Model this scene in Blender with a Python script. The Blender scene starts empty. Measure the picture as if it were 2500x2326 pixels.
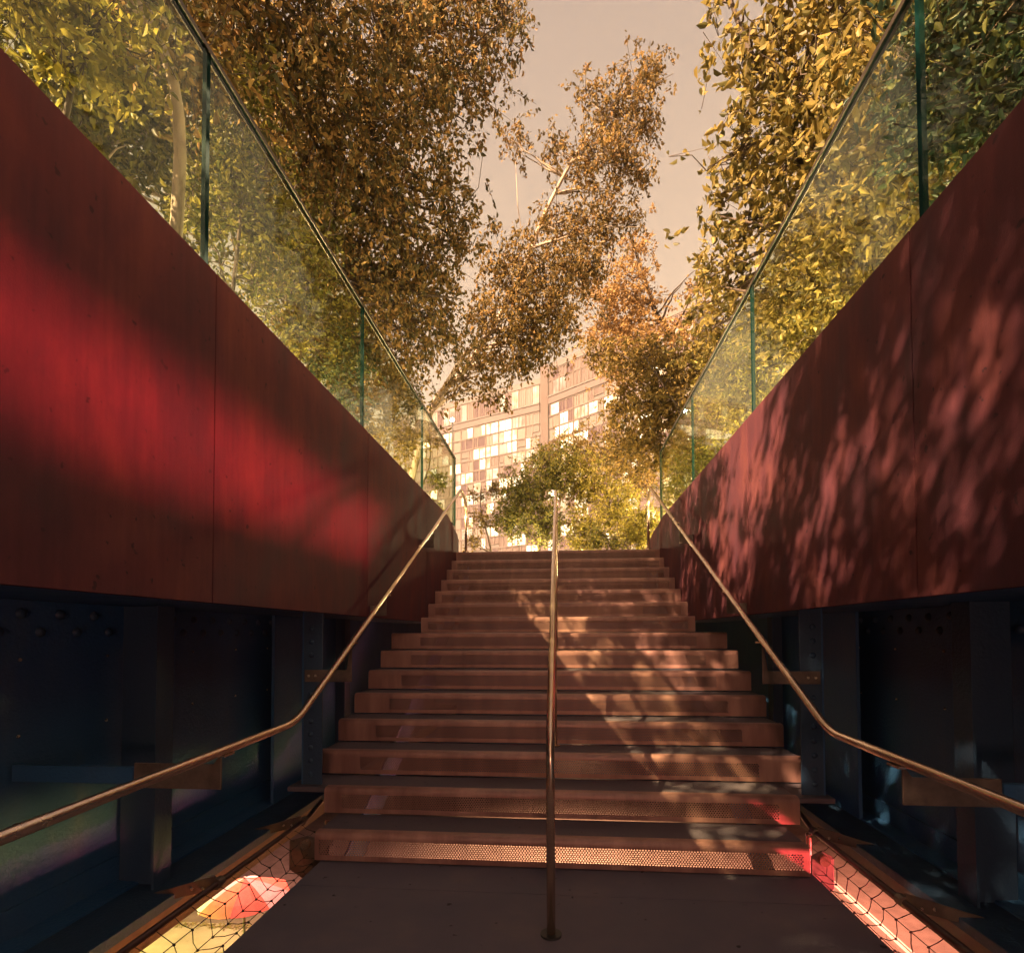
import bpy, math, random
import numpy as np
from mathutils import Matrix, Vector

# ------------------------------------------------------------------ camera
sc = bpy.context.scene
CAM = np.array([0.0, 0.0, 1.1815])
FPX, YAW, PITCH, ROLL, CY = 1362.14, 0.0880, 0.0282, -0.0028, 1509.45   # in a 2500 x 2326 frame
fw = np.array([-math.sin(YAW) * math.cos(PITCH), math.cos(YAW) * math.cos(PITCH), math.sin(PITCH)])
rt0 = np.array([math.cos(YAW), math.sin(YAW), 0.0])
up0 = np.cross(rt0, fw)
rt = rt0 * math.cos(ROLL) + up0 * math.sin(ROLL)
up = -rt0 * math.sin(ROLL) + up0 * math.cos(ROLL)
cam = bpy.data.cameras.new('camera')
cam.sensor_width = 36.0
cam.sensor_fit = 'HORIZONTAL'
cam.lens = 36.0 * FPX / 2500.0
cam.shift_y = (CY - 1163.0) / 2500.0
cam.clip_start = 0.02
cam.clip_end = 2000.0
camo = bpy.data.objects.new('camera', cam)
sc.collection.objects.link(camo)
camo.matrix_world = Matrix(((rt[0], up[0], -fw[0], CAM[0]), (rt[1], up[1], -fw[1], CAM[1]),
                            (rt[2], up[2], -fw[2], CAM[2]), (0, 0, 0, 1)))
sc.camera = camo

# ------------------------------------------------------------------ sky, sun, exposure
SUN_TO = Vector((-0.55, -0.50, 0.67)).normalized()
w = bpy.data.worlds.new('World')
sc.world = w
w.use_nodes = True
nt = w.node_tree
nt.nodes.clear()
out = nt.nodes.new('ShaderNodeOutputWorld')
bg = nt.nodes.new('ShaderNodeBackground')
sky = nt.nodes.new('ShaderNodeTexSky')
sky.sky_type = 'NISHITA'
sky.sun_disc = False
sky.sun_elevation = math.asin(SUN_TO.z)
sky.sun_rotation = math.atan2(SUN_TO.x, SUN_TO.y)
# the long-exposed city sky: lamp-lit peach haze, brighter towards the horizon
tc = nt.nodes.new('ShaderNodeTexCoord')
sep = nt.nodes.new('ShaderNodeSeparateXYZ')
ramp = nt.nodes.new('ShaderNodeValToRGB')
ramp.color_ramp.elements[0].position = 0.0
ramp.color_ramp.elements[0].color = (0.50, 0.345, 0.210, 1)
ramp.color_ramp.elements[1].position = 0.85
ramp.color_ramp.elements[1].color = (0.160, 0.124, 0.108, 1)
e = ramp.color_ramp.elements.new(0.42)
e.color = (0.335, 0.244, 0.166, 1)
nt.links.new(tc.outputs['Generated'], sep.inputs[0])
nt.links.new(sep.outputs['Z'], ramp.inputs[0])
mul = nt.nodes.new('ShaderNodeMix')
mul.data_type = 'RGBA'
mul.blend_type = 'ADD'
mul.inputs[0].default_value = 0.004
nt.links.new(ramp.outputs[0], mul.inputs[6])
nt.links.new(sky.outputs[0], mul.inputs[7])
nt.links.new(mul.outputs[2], bg.inputs[0])
bg.inputs[1].default_value = 0.465
nt.links.new(bg.outputs[0], out.inputs[0])

sl = bpy.data.lights.new('sun', 'SUN')
sl.energy = 5.0
sl.angle = math.radians(0.55)
sl.color = (1.0, 0.66, 0.38)
so = bpy.data.objects.new('sun', sl)
so.rotation_euler = SUN_TO.to_track_quat('Z', 'Y').to_euler()
so.location = (0, 0, 30)
sc.collection.objects.link(so)

vs = sc.view_settings
vs.view_transform = 'Standard'
vs.look = 'None'
vs.exposure = 2.35
vs.gamma = 1.0
vs.use_curve_mapping = False
sc.cycles.use_denoising = True
sc.cycles.max_bounces = 4
sc.cycles.adaptive_threshold = 0.03
sc.cycles.diffuse_bounces = 3
sc.cycles.glossy_bounces = 2
sc.cycles.transmission_bounces = 3
sc.cycles.transparent_max_bounces = 12
sc.cycles.sample_clamp_indirect = 4.0


def lamp(name, kind, loc, power, color, radius, target=None, spot=None, blend=0.3):
    l = bpy.data.lights.new(name, kind)
    l.energy = power
    l.color = color
    l.shadow_soft_size = radius
    if spot:
        l.spot_size = math.radians(spot)
        l.spot_blend = blend
    o = bpy.data.objects.new(name, l)
    o.location = loc
    if target is not None:
        o.rotation_euler = (Vector(target) - Vector(loc)).to_track_quat('-Z', 'Y').to_euler()
    sc.collection.objects.link(o)


# lit lamps of the street under the stairs: a red one and a yellow one shine up through the side slots
lamp('red_street_light', 'SPOT', (9.1, -0.6, -6.0), 17500, (1.0, 0.105, 0.11), 1.0, (1.5, 2.0, 0.1), 21, 0.3)
lamp('yellow_street_light', 'SPOT', (5.2, 0.0, -5.6), 2000, (1.0, 0.42, 0.07), 1.8, (-1.75, 1.3, 0.3), 30, 0.8)
for loc, p, c in (((-6.3, 13.0, -1.2), 850, (1.0, 0.44, 0.32)), ((-9.6, 10.0, -2.6), 480, (0.9, 0.90, 0.14)),
                  ((6.8, 14.5, -2.2), 1500, (1.0, 0.36, 0.22)), ((0.5, 17.5, -2.0), 3200, (1.0, 0.50, 0.26))):
    lamp('street_and_fill_light', 'SPOT', loc, p * 0.6, c, 0.25, (loc[0], loc[1], -6.0), 124, 0.35)   # street lamps shine down

# unseen warm fill lamp added behind the camera to light the risers from the front
lamp('street_and_fill_light', 'POINT', (0.35, -4.2, 0.75), 36, (1.0, 0.46, 0.30), 0.4)
# low garden lamps among the plants on both sides and at the head of the stairs
for loc, p, c in (((-2.05, 2.9, 2.55), 16, (1.0, 0.80, 0.42)), ((-2.2, 4.6, 2.55), 46, (1.0, 0.72, 0.36)), ((-2.1, 6.4, 2.6), 40, (1.0, 0.74, 0.38)),
                  ((1.9, 2.7, 2.6), 14, (1.0, 0.74, 0.36)), ((1.9, 4.2, 2.6), 34, (1.0, 0.74, 0.36)), ((2.0, 6.4, 2.6), 45, (1.0, 0.74, 0.36)),
                  ((1.9, 9.6, 2.9), 45, (1.0, 0.76, 0.34)), ((-0.5, 9.1, 2.5), 20, (1.0, 0.78, 0.40)), ((2.2, 11.0, 3.0), 90, (1.0, 0.62, 0.32))):
    lamp('garden_light', 'POINT', loc, p, c, 0.05)

R = random.Random(7)
NR = np.random.default_rng(11)
COL = sc.collection


def at(u, v, y):
    """world point at depth y on the sight line of a point of the 1988-wide survey picture"""
    k = 2500.0 / 1988.0
    d = fw + rt * (u * k - 1250) / FPX - up * (v * k - CY) / FPX
    return CAM + d * (y / d[1])


# ------------------------------------------------------------------ materials
MATS = {}


def mat(name, color=(0.5, 0.5, 0.5), rough=0.6, metal=0.0, spec=0.5):
    m = bpy.data.materials.new(name)
    m.use_nodes = True
    b = m.node_tree.nodes['Principled BSDF']
    b.inputs['Base Color'].default_value = (*color, 1)
    b.inputs['Roughness'].default_value = rough
    b.inputs['Metallic'].default_value = metal
    b.inputs['Specular IOR Level'].default_value = spec
    MATS[name] = m
    return m


def noisy(name, stops, scale=(3, 3, 3), rough=(0.5, 0.8), metal=0.0, spec=0.5, bump=0.0, bscale=60.0, detail=5.0,
          speck=None, streak=0.0):
    """stops: colours from dark to light over a noise; scale stretches the noise per axis (object space = world space)"""
    m = mat(name, stops[0][1], rough[0], metal, spec)
    n = m.node_tree
    b = n.nodes['Principled BSDF']
    t = n.nodes.new('ShaderNodeTexCoord')
    mp = n.nodes.new('ShaderNodeMapping')
    mp.inputs['Scale'].default_value = scale
    geo = n.nodes.new('ShaderNodeNewGeometry')
    n.links.new(geo.outputs['Position'], mp.inputs[0])
    no = n.nodes.new('ShaderNodeTexNoise')
    no.inputs['Scale'].default_value = 1.0
    no.inputs['Detail'].default_value = detail
    no.inputs['Roughness'].default_value = 0.62
    n.links.new(mp.outputs[0], no.inputs[0])
    r = n.nodes.new('ShaderNodeValToRGB')
    el = r.color_ramp.elements
    el[0].position, el[0].color = stops[0][0], (*stops[0][1], 1)
    el[1].position, el[1].color = stops[-1][0], (*stops[-1][1], 1)
    for p, c in stops[1:-1]:
        x = el.new(p)
        x.color = (*c, 1)
    n.links.new(no.outputs[0], r.inputs[0])
    colout = r.outputs[0]
    if speck:
        n2 = n.nodes.new('ShaderNodeTexNoise')
        n2.inputs['Scale'].default_value = speck[0]
        n2.inputs['Detail'].default_value = 2
        n.links.new(geo.outputs['Position'], n2.inputs[0])
        r2 = n.nodes.new('ShaderNodeValToRGB')
        r2.color_ramp.elements[0].position = speck[1]
        r2.color_ramp.elements[0].color = (0, 0, 0, 1)
        r2.color_ramp.elements[1].position = speck[1] + 0.05
        r2.color_ramp.elements[1].color = (1, 1, 1, 1)
        n.links.new(n2.outputs[0], r2.inputs[0])
        mx = n.nodes.new('ShaderNodeMix')
        mx.data_type = 'RGBA'
        n.links.new(r2.outputs[0], mx.inputs[0])
        n.links.new(colout, mx.inputs[6])
        mx.inputs[7].default_value = (*speck[2], 1)
        colout = mx.outputs[2]
    if streak:
        mp3 = n.nodes.new('ShaderNodeMapping')
        mp3.inputs['Scale'].default_value = (46, 46, 2.2)
        n.links.new(geo.outputs['Position'], mp3.inputs[0])
        n3 = n.nodes.new('ShaderNodeTexNoise')
        n3.inputs['Scale'].default_value = 1.0
        n3.inputs['Detail'].default_value = 4
        n.links.new(mp3.outputs[0], n3.inputs[0])
        m3 = n.nodes.new('ShaderNodeMapRange')
        m3.inputs[1].default_value, m3.inputs[2].default_value = 0.3, 0.7
        m3.inputs[3].default_value, m3.inputs[4].default_value = 1.0 - streak, 1.0 + streak
        n.links.new(n3.outputs[0], m3.inputs[0])
        mv = n.nodes.new('ShaderNodeVectorMath')
        mv.operation = 'SCALE'
        n.links.new(colout, mv.inputs[0])
        n.links.new(m3.outputs[0], mv.inputs['Scale'])
        colout = mv.outputs[0]
    n.links.new(colout, b.inputs['Base Color'])
    mr = n.nodes.new('ShaderNodeMapRange')
    mr.inputs[1].default_value, mr.inputs[2].default_value = 0.3, 0.7
    mr.inputs[3].default_value, mr.inputs[4].default_value = rough
    n.links.new(no.outputs[0], mr.inputs[0])
    n.links.new(mr.outputs[0], b.inputs['Roughness'])
    if bump:
        nb = n.nodes.new('ShaderNodeTexNoise')
        nb.inputs['Scale'].default_value = bscale
        nb.inputs['Detail'].default_value = 2
        n.links.new(geo.outputs['Position'], nb.inputs[0])
        bp = n.nodes.new('ShaderNodeBump')
        bp.inputs['Strength'].default_value = bump
        bp.inputs['Distance'].default_value = 0.01
        n.links.new(nb.outputs[0], bp.inputs['Height'])
        n.links.new(bp.outputs[0], b.inputs['Normal'])
    return m


def emit(name, color, strength, tex=None):
    m = mat(name, (0.02, 0.02, 0.02), 0.4)
    b = m.node_tree.nodes['Principled BSDF']
    b.inputs['Emission Color'].default_value = (*color, 1)
    b.inputs['Emission Strength'].default_value = strength
    m.cycles.emission_sampling = 'NONE'
    if tex:
        n = m.node_tree
        geo = n.nodes.new('ShaderNodeNewGeometry')
        no = n.nodes.new('ShaderNodeTexNoise')
        no.inputs['Scale'].default_value = tex
        no.inputs['Detail'].default_value = 4
        n.links.new(geo.outputs['Position'], no.inputs[0])
        r = n.nodes.new('ShaderNodeValToRGB')
        r.color_ramp.elements[0].position = 0.34
        r.color_ramp.elements[0].color = (color[0] * 0.62, color[1] * 0.42, color[2] * 0.3, 1)
        r.color_ramp.elements[1].position = 0.66
        r.color_ramp.elements[1].color = (1.0, 0.86, 0.55, 1)
        n.links.new(no.outputs[0], r.inputs[0])
        n.links.new(r.outputs[0], b.inputs['Emission Color'])
    return m


def leafmat(name, stops, trans=0.52, rough=0.5):
    m = bpy.data.materials.new(name)
    m.use_nodes = True
    n = m.node_tree
    b = n.nodes['Principled BSDF']
    geo = n.nodes.new('ShaderNodeNewGeometry')
    r = n.nodes.new('ShaderNodeValToRGB')
    el = r.color_ramp.elements
    el[0].position, el[0].color = stops[0][0], (*stops[0][1], 1)
    el[1].position, el[1].color = stops[-1][0], (*stops[-1][1], 1)
    for p, c in stops[1:-1]:
        x = el.new(p)
        x.color = (*c, 1)
    n.links.new(geo.outputs['Random Per Island'], r.inputs[0])
    n.links.new(r.outputs[0], b.inputs['Base Color'])
    b.inputs['Roughness'].default_value = rough
    b.inputs['Specular IOR Level'].default_value = 0.35
    tr = n.nodes.new('ShaderNodeBsdfTranslucent')
    n.links.new(r.outputs[0], tr.inputs[0])
    mx = n.nodes.new('ShaderNodeMixShader')
    mx.inputs[0].default_value = trans
    n.links.new(b.outputs[0], mx.inputs[1])
    n.links.new(tr.outputs[0], mx.inputs[2])
    n.links.new(mx.outputs[0], n.nodes['Material Output'].inputs[0])
    MATS[name] = m
    return m


noisy('rust', [(0.28, (0.054, 0.019, 0.032)), (0.5, (0.092, 0.027, 0.037)), (0.74, (0.150, 0.046, 0.045))],
      scale=(3.4, 3.8, 1.7), rough=(0.70, 0.92), spec=0.14, bump=0.10, bscale=160, detail=9, speck=(27, 0.69, (0.045, 0.018, 0.026)), streak=0.07)
noisy('girder_paint', [(0.3, (0.016, 0.078, 0.200)), (0.55, (0.026, 0.092, 0.215)), (0.8, (0.062, 0.112, 0.195))],
      scale=(4, 4, 1.2), rough=(0.40, 0.65), spec=0.4, bump=0.3, bscale=70)
noisy('stiffener_paint', [(0.3, (0.014, 0.044, 0.100)), (0.75, (0.030, 0.058, 0.105))],
      scale=(6, 6, 1.0), rough=(0.45, 0.65), spec=0.4, bump=0.25, bscale=70)
noisy('tread_plate', [(0.3, (0.062, 0.056, 0.078)), (0.55, (0.098, 0.082, 0.104)), (0.78, (0.150, 0.118, 0.130))],
      scale=(4, 7, 7), rough=(0.5, 0.75), spec=0.4, bump=0.2, bscale=120, speck=(26, 0.69, (0.04, 0.034, 0.036)))
noisy('riser_sheet', [(0.28, (0.20, 0.100, 0.088)), (0.5, (0.31, 0.160, 0.138)), (0.75, (0.45, 0.25, 0.205))],
      scale=(9, 5, 1.5), rough=(0.30, 0.52), metal=0.25, spec=0.5)
# bare metal in front; back coloured near black for the shade behind the holes
_n = MATS['riser_sheet'].node_tree
_b = _n.nodes['Principled BSDF']
_src = _b.inputs['Base Color'].links[0].from_socket
_g = _n.nodes.new('ShaderNodeNewGeometry')
_m = _n.nodes.new('ShaderNodeMix')
_m.data_type = 'RGBA'
_n.links.new(_g.outputs['Backfacing'], _m.inputs[0])
_n.links.new(_src, _m.inputs[6])
_m.inputs[7].default_value = (0.010, 0.011, 0.014, 1)
_n.links.new(_m.outputs[2], _b.inputs['Base Color'])
noisy('landing_slab', [(0.3, (0.098, 0.092, 0.130)), (0.55, (0.134, 0.118, 0.150)), (0.8, (0.185, 0.150, 0.165))],
      scale=(3, 3, 3), rough=(0.6, 0.85), spec=0.3, bump=0.2, bscale=150, speck=(17, 0.70, (0.025, 0.022, 0.026)))
noisy('steel_tube', [(0.3, (0.62, 0.44, 0.33)), (0.7, (0.80, 0.60, 0.46))], scale=(3, 3, 3), rough=(0.18, 0.28),
      metal=0.9)
noisy('bracket_steel', [(0.3, (0.085, 0.062, 0.055)), (0.7, (0.16, 0.115, 0.095))], scale=(20, 20, 20),
      rough=(0.4, 0.6), metal=0.3)
noisy('bright_bolt', [(0.3, (0.5, 0.42, 0.36)), (0.7, (0.7, 0.6, 0.5))], scale=(40, 40, 40), rough=(0.2, 0.35), metal=0.9)
noisy('asphalt', [(0.3, (0.11, 0.085, 0.075)), (0.7, (0.19, 0.15, 0.13))], scale=(2.5, 2.5, 2.5), rough=(0.7, 0.9),
      spec=0.3, bump=0.3, bscale=40, speck=(9, 0.7, (0.07, 0.06, 0.055)))
noisy('pavement', [(0.3, (0.24, 0.21, 0.16)), (0.7, (0.34, 0.30, 0.23))], scale=(2, 2, 2), rough=(0.7, 0.9), spec=0.3,
      bump=0.2, bscale=50)
noisy('kerb_stone', [(0.3, (0.42, 0.39, 0.36)), (0.7, (0.55, 0.52, 0.48))], scale=(6, 6, 6), rough=(0.7, 0.9))
noisy('concrete_deck', [(0.3, (0.10, 0.085, 0.075)), (0.7, (0.17, 0.145, 0.125))], scale=(2, 2, 2), rough=(0.7, 0.9))
noisy('soil', [(0.3, (0.03, 0.022, 0.015)), (0.7, (0.07, 0.05, 0.03))], scale=(6, 6, 6), rough=(0.9, 1.0), bump=0.5)
noisy('birch_bark', [(0.35, (0.16, 0.11, 0.08)), (0.5, (0.42, 0.33, 0.25)), (0.72, (0.55, 0.44, 0.34))],
      scale=(14, 14, 3), rough=(0.7, 0.9), bump=0.3, bscale=60)
noisy('dark_bark', [(0.3, (0.045, 0.030, 0.024)), (0.7, (0.11, 0.072, 0.05))], scale=(18, 18, 5), rough=(0.7, 0.9),
      bump=0.4, bscale=60)
noisy('facade_concrete', [(0.3, (0.098, 0.076, 0.076)), (0.7, (0.125, 0.098, 0.096))], scale=(0.2, 0.2, 0.05), rough=(0.6, 0.8))
noisy('facade_pier', [(0.3, (0.12, 0.075, 0.068)), (0.7, (0.15, 0.097, 0.087))], scale=(0.4, 0.4, 0.1), rough=(0.6, 0.8))
noisy('facade_band', [(0.3, (0.095, 0.058, 0.06)), (0.7, (0.125, 0.077, 0.076))], scale=(0.4, 0.4, 0.1), rough=(0.6, 0.8))
mat('mullion', (0.19, 0.13, 0.115), 0.5, 0.3)
emit('pane_lit', (1.0, 0.66, 0.26), 0.95, 0.45)
emit('pane_warm', (1.0, 0.60, 0.24), 0.3, 0.6)
emit('pane_red', (0.70, 0.13, 0.10), 0.26, 0.4)
noisy('pane_curtain', [(0.3, (0.112, 0.092, 0.082)), (0.7, (0.138, 0.114, 0.100))], scale=(3, 3, 0.2), rough=(0.4, 0.6))
noisy('pane_blind', [(0.3, (0.09, 0.058, 0.056)), (0.7, (0.115, 0.075, 0.070))], scale=(3, 3, 0.2), rough=(0.3, 0.5))
mat('pane_dark', (0.075, 0.040, 0.050), 0.12, 0.0, 0.7)
emit('flood_glow', (0.75, 1.0, 0.9), 30.0)
mat('underside_shade', (0.010, 0.011, 0.014), 0.7)  # near-black colour standing in for the shade under the treads
mat('lamp_housing', (0.05, 0.05, 0.05), 0.5, 0.5)
mat('net_cable', (0.012, 0.011, 0.012), 0.6)
noisy('net_pipe', [(0.3, (0.05, 0.03, 0.03)), (0.7, (0.10, 0.055, 0.05))], scale=(8, 8, 8), rough=(0.3, 0.5), metal=0.3)
noisy('fabric_red', [(0.3, (0.55, 0.09, 0.06)), (0.7, (0.66, 0.14, 0.09))], scale=(9, 9, 9), rough=(0.7, 0.8))
noisy('fabric_orange', [(0.3, (0.66, 0.26, 0.12)), (0.7, (0.74, 0.34, 0.17))], scale=(9, 9, 9), rough=(0.7, 0.8))
noisy('fabric_white', [(0.3, (0.66, 0.62, 0.58)), (0.7, (0.76, 0.73, 0.68))], scale=(9, 9, 9), rough=(0.7, 0.8))
noisy('fabric_mauve', [(0.3, (0.36, 0.22, 0.22)), (0.7, (0.46, 0.29, 0.28))], scale=(9, 9, 9), rough=(0.7, 0.8))
mat('pole_white', (0.72, 0.68, 0.58), 0.5)
noisy('cap_metal', [(0.3, (0.05, 0.036, 0.03)), (0.7, (0.09, 0.066, 0.055))], scale=(9, 9, 9), rough=(0.35, 0.5), metal=0.6)
mat('glass_edge', (0.003, 0.028, 0.026), 0.6, 0.0, 0.05)
noisy('litter', [(0.3, (0.10, 0.08, 0.04)), (0.7, (0.24, 0.18, 0.08))], scale=(30, 30, 30), rough=(0.8, 1.0))

# clear laminated glass: passes a slightly green picture and mirrors more towards grazing view
m = bpy.data.materials.new('rail_glass')
m.use_nodes = True
n = m.node_tree
n.nodes.remove(n.nodes['Principled BSDF'])
tr = n.nodes.new('ShaderNodeBsdfTransparent')
tr.inputs[0].default_value = (0.90, 0.94, 0.84, 1)
gl = n.nodes.new('ShaderNodeBsdfGlossy')
gl.inputs['Roughness'].default_value = 0.03
gl.inputs['Color'].default_value = (0.92, 0.96, 0.86, 1)
geo = n.nodes.new('ShaderNodeNewGeometry')
dot = n.nodes.new('ShaderNodeVectorMath')
dot.operation = 'DOT_PRODUCT'
n.links.new(geo.outputs['Incoming'], dot.inputs[0])
n.links.new(geo.outputs['Normal'], dot.inputs[1])


def mth(op, a, b):
    q = n.nodes.new('ShaderNodeMath')
    q.operation = op
    for i_, x_ in enumerate((a, b)):
        if x_ is None:
            continue
        if isinstance(x_, (int, float)):
            q.inputs[i_].default_value = x_
        else:
            n.links.new(x_, q.inputs[i_])
    return q.outputs[0]


fac = mth('ADD', mth('MULTIPLY', mth('POWER', mth('SUBTRACT', 1.0, mth('ABSOLUTE', dot.outputs['Value'], None)), 5.0), 0.55), 0.020)
mx = n.nodes.new('ShaderNodeMixShader')
n.links.new(fac, mx.inputs[0])
n.links.new(tr.outputs[0], mx.inputs[1])
n.links.new(gl.outputs[0], mx.inputs[2])
n.links.new(mx.outputs[0], n.nodes['Material Output'].inputs[0])
MATS['rail_glass'] = m

leafmat('leaf_brown', [(0.0, (0.060, 0.062, 0.030)), (0.4, (0.165, 0.125, 0.044)), (0.8, (0.32, 0.205, 0.065)),
                       (1.0, (0.46, 0.27, 0.10))])
leafmat('leaf_gold', [(0.0, (0.085, 0.064, 0.028)), (0.4, (0.19, 0.130, 0.042)), (0.8, (0.33, 0.21, 0.06)),
                      (1.0, (0.42, 0.24, 0.09))])
leafmat('leaf_olive', [(0.0, (0.095, 0.090, 0.030)), (0.5, (0.26, 0.20, 0.055)), (1.0, (0.42, 0.31, 0.09))], 0.45)
leafmat('leaf_peach', [(0.0, (0.30, 0.18, 0.07)), (0.5, (0.44, 0.27, 0.10)), (1.0, (0.56, 0.36, 0.16))])
leafmat('leaf_amber', [(0.0, (0.110, 0.085, 0.03)), (0.5, (0.26, 0.185, 0.05)), (1.0, (0.42, 0.28, 0.08))])
leafmat('leaf_green', [(0.0, (0.060, 0.075, 0.024)), (0.5, (0.18, 0.170, 0.036)), (1.0, (0.31, 0.26, 0.05))])
leafmat('leaf_lime', [(0.0, (0.14, 0.14, 0.025)), (0.5, (0.31, 0.265, 0.045)), (1.0, (0.44, 0.36, 0.07))])
leafmat('leaf_deep', [(0.0, (0.014, 0.042, 0.034)), (0.6, (0.045, 0.075, 0.036)), (1.0, (0.17, 0.16, 0.045))], 0.3)
leafmat('grass_blue', [(0.0, (0.040, 0.070, 0.055)), (0.6, (0.105, 0.130, 0.065)), (1.0, (0.27, 0.24, 0.08))], 0.3)
leafmat('grass_straw', [(0.0, (0.12, 0.10, 0.04)), (0.6, (0.28, 0.21, 0.07)), (1.0, (0.44, 0.31, 0.13))], 0.3)


# ------------------------------------------------------------------ mesh helpers
class MB:
    def __init__(self):
        self.v, self.f, self.mi = [], [], []

    def face(self, idx, m=0):
        self.f.append(idx)
        self.mi.append(m)

    def box(self, x0, x1, y0, y1, z0, z1, m=0):
        b = len(self.v)
        self.v += [(x0, y0, z0), (x1, y0, z0), (x1, y1, z0), (x0, y1, z0),
                   (x0, y0, z1), (x1, y0, z1), (x1, y1, z1), (x0, y1, z1)]
        for q in ((0, 3, 2, 1), (4, 5, 6, 7), (0, 1, 5, 4), (1, 2, 6, 5), (2, 3, 7, 6), (3, 0, 4, 7)):
            self.face([b + i for i in q], m)
        return self

    def prism(self, pts, axis, a, c, m=0):
        """polygon pts (2-D) extruded along axis from a to c; axis 'x': pts=(y,z), 'y': pts=(x,z), 'z': pts=(x,y)"""
        b = len(self.v)
        k = len(pts)
        for s in (a, c):
            for p, q in pts:
                self.v.append({'x': (s, p, q), 'y': (p, s, q), 'z': (p, q, s)}[axis])
        self.face([b + i for i in range(k)], m)
        self.face([b + k + i for i in reversed(range(k))], m)
        for i in range(k):
            j = (i + 1) % k
            self.face([b + i, b + k + i, b + k + j, b + j], m)
        return self

    def tube(self, pts, rad, sides=8, cap=True, m=0):
        pts = [np.array(p, float) for p in pts]
        if not hasattr(rad, '__len__'):
            rad = [rad] * len(pts)
        b = len(self.v)
        n0 = None
        for i, p in enumerate(pts):
            t = (pts[min(i + 1, len(pts) - 1)] - pts[max(i - 1, 0)])
            t = t / (np.linalg.norm(t) + 1e-9)
            if n0 is None:
                h = np.array([0, 0, 1.0]) if abs(t[2]) < 0.9 else np.array([1.0, 0, 0])
                n0 = np.cross(t, h)
            n0 = n0 - t * (n0 @ t)
            n0 = n0 / (np.linalg.norm(n0) + 1e-9)
            c = np.cross(t, n0)
            for k in range(sides):
                a = 2 * math.pi * k / sides
                self.v.append(tuple(p + rad[i] * (math.cos(a) * n0 + math.sin(a) * c)))
        for i in range(len(pts) - 1):
            for k in range(sides):
                q = (k + 1) % sides
                self.face([b + i * sides + k, b + i * sides + q, b + (i + 1) * sides + q, b + (i + 1) * sides + k], m)
        if cap:
            self.face([b + k for k in reversed(range(sides))], m)
            self.face([b + (len(pts) - 1) * sides + k for k in range(sides)], m)
        return self

    def dome(self, c, ax, r, h, sides=8, m=0):
        """rivet or bolt head: a low dome at c pointing along ax"""
        ax = np.array(ax, float)
        hlp = np.array([0, 0, 1.0]) if abs(ax[2]) < 0.9 else np.array([1.0, 0, 0])
        u = np.cross(ax, hlp)
        u /= np.linalg.norm(u)
        vv = np.cross(ax, u)
        b = len(self.v)
        c = np.array(c, float)
        for rr, hh in ((1.0, 0.0), (0.86, 0.5), (0.5, 0.87)):
            for k in range(sides):
                a = 2 * math.pi * k / sides
                self.v.append(tuple(c + r * rr * (math.cos(a) * u + math.sin(a) * vv) + ax * h * hh))
        self.v.append(tuple(c + ax * h))
        for j in range(2):
            for k in range(sides):
                q = (k + 1) % sides
                self.face([b + j * sides + k, b + j * sides + q, b + (j + 1) * sides + q, b + (j + 1) * sides + k], m)
        for k in range(sides):
            self.face([b + 2 * sides + k, b + 2 * sides + (k + 1) % sides, b + 3 * sides], m)
        return self

    def build(self, name, mats, parent=None, smooth=False, bevel=0.0):
        me = bpy.data.meshes.new(name)
        me.from_pydata(self.v, [], self.f)
        for x in ([mats] if isinstance(mats, str) else mats):
            me.materials.append(MATS[x])
        if any(self.mi):
            me.polygons.foreach_set('material_index', self.mi)
        if smooth:
            me.polygons.foreach_set('use_smooth', [True] * len(me.polygons))
        me.validate()
        me.update()
        return link(name, me, parent, bevel)


def link(name, me, parent=None, bevel=0.0):
    o = bpy.data.objects.new(name, me)
    COL.objects.link(o)
    if parent is not None:
        o.parent = parent
        o.matrix_parent_inverse = Matrix.Translation(-parent.location)
    if bevel:
        bm = o.modifiers.new('bevel', 'BEVEL')
        bm.width = bevel
        bm.segments = 2
        bm.limit_method = 'ANGLE'
    return o


def tag(o, label, cat, group=None):
    o['label'] = label
    o['category'] = cat
    if group:
        o['group'] = group
    return o


def thing(name, loc, label, cat, group=None):
    o = bpy.data.objects.new(name, None)
    o.location = loc
    o.empty_display_size = 0.2
    COL.objects.link(o)
    return tag(o, label, cat, group)


def struct(o, kind='structure'):
    o['kind'] = kind
    return o


# ------------------------------------------------------------------ key dimensions (metres)
T, RZ, Y0 = 0.30, 0.1494, 2.55          # tread, riser, first nosing at Y0 + T
XL, XR = -1.343, 1.23                   # inner faces of the rust walls
ZB, ZT, ZG = 1.306, 2.602, 3.49         # wall bottom, wall top, top of glass
DECK = 15 * RZ
SEAMS = [-3.12, -1.40, 0.33, 2.045, 3.775, 5.465, 7.22]

# ------------------------------------------------------------------ street and decks
struct(MB().box(-300, 300, -200, 600, -6.6, -6.0).build('street', 'asphalt'))
struct(MB().box(-20, -7.2, -30, 13.15, -5.998, -5.85).build('pavement', 'pavement'))
struct(MB().box(-1.264, 1.226, -3.0, 2.573, -0.10, 0.0).build('landing', 'landing_slab', bevel=0.004))
struct(MB().box(-1.264, 1.226, 2.577, 2.93, -0.10, -0.001).build('landing', 'landing_slab', bevel=0.004))
struct(MB().box(-2.2, 2.1, 7.08, 9.2, 1.98, DECK - 0.004).build('upper_deck', 'concrete_deck'))
struct(MB().box(-14.6, -1.46, -13.0, 7.6, 1.75, 2.36).build('planting_bed', 'soil'))
struct(MB().box(1.35, 14.6, -13.0, 9.2, 1.75, 2.36).build('planting_bed', 'soil'))
struct(MB().box(-14.6, 14.6, 9.2, 95.0, 1.75, 2.30).build('planting_bed', 'soil'))
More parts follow.
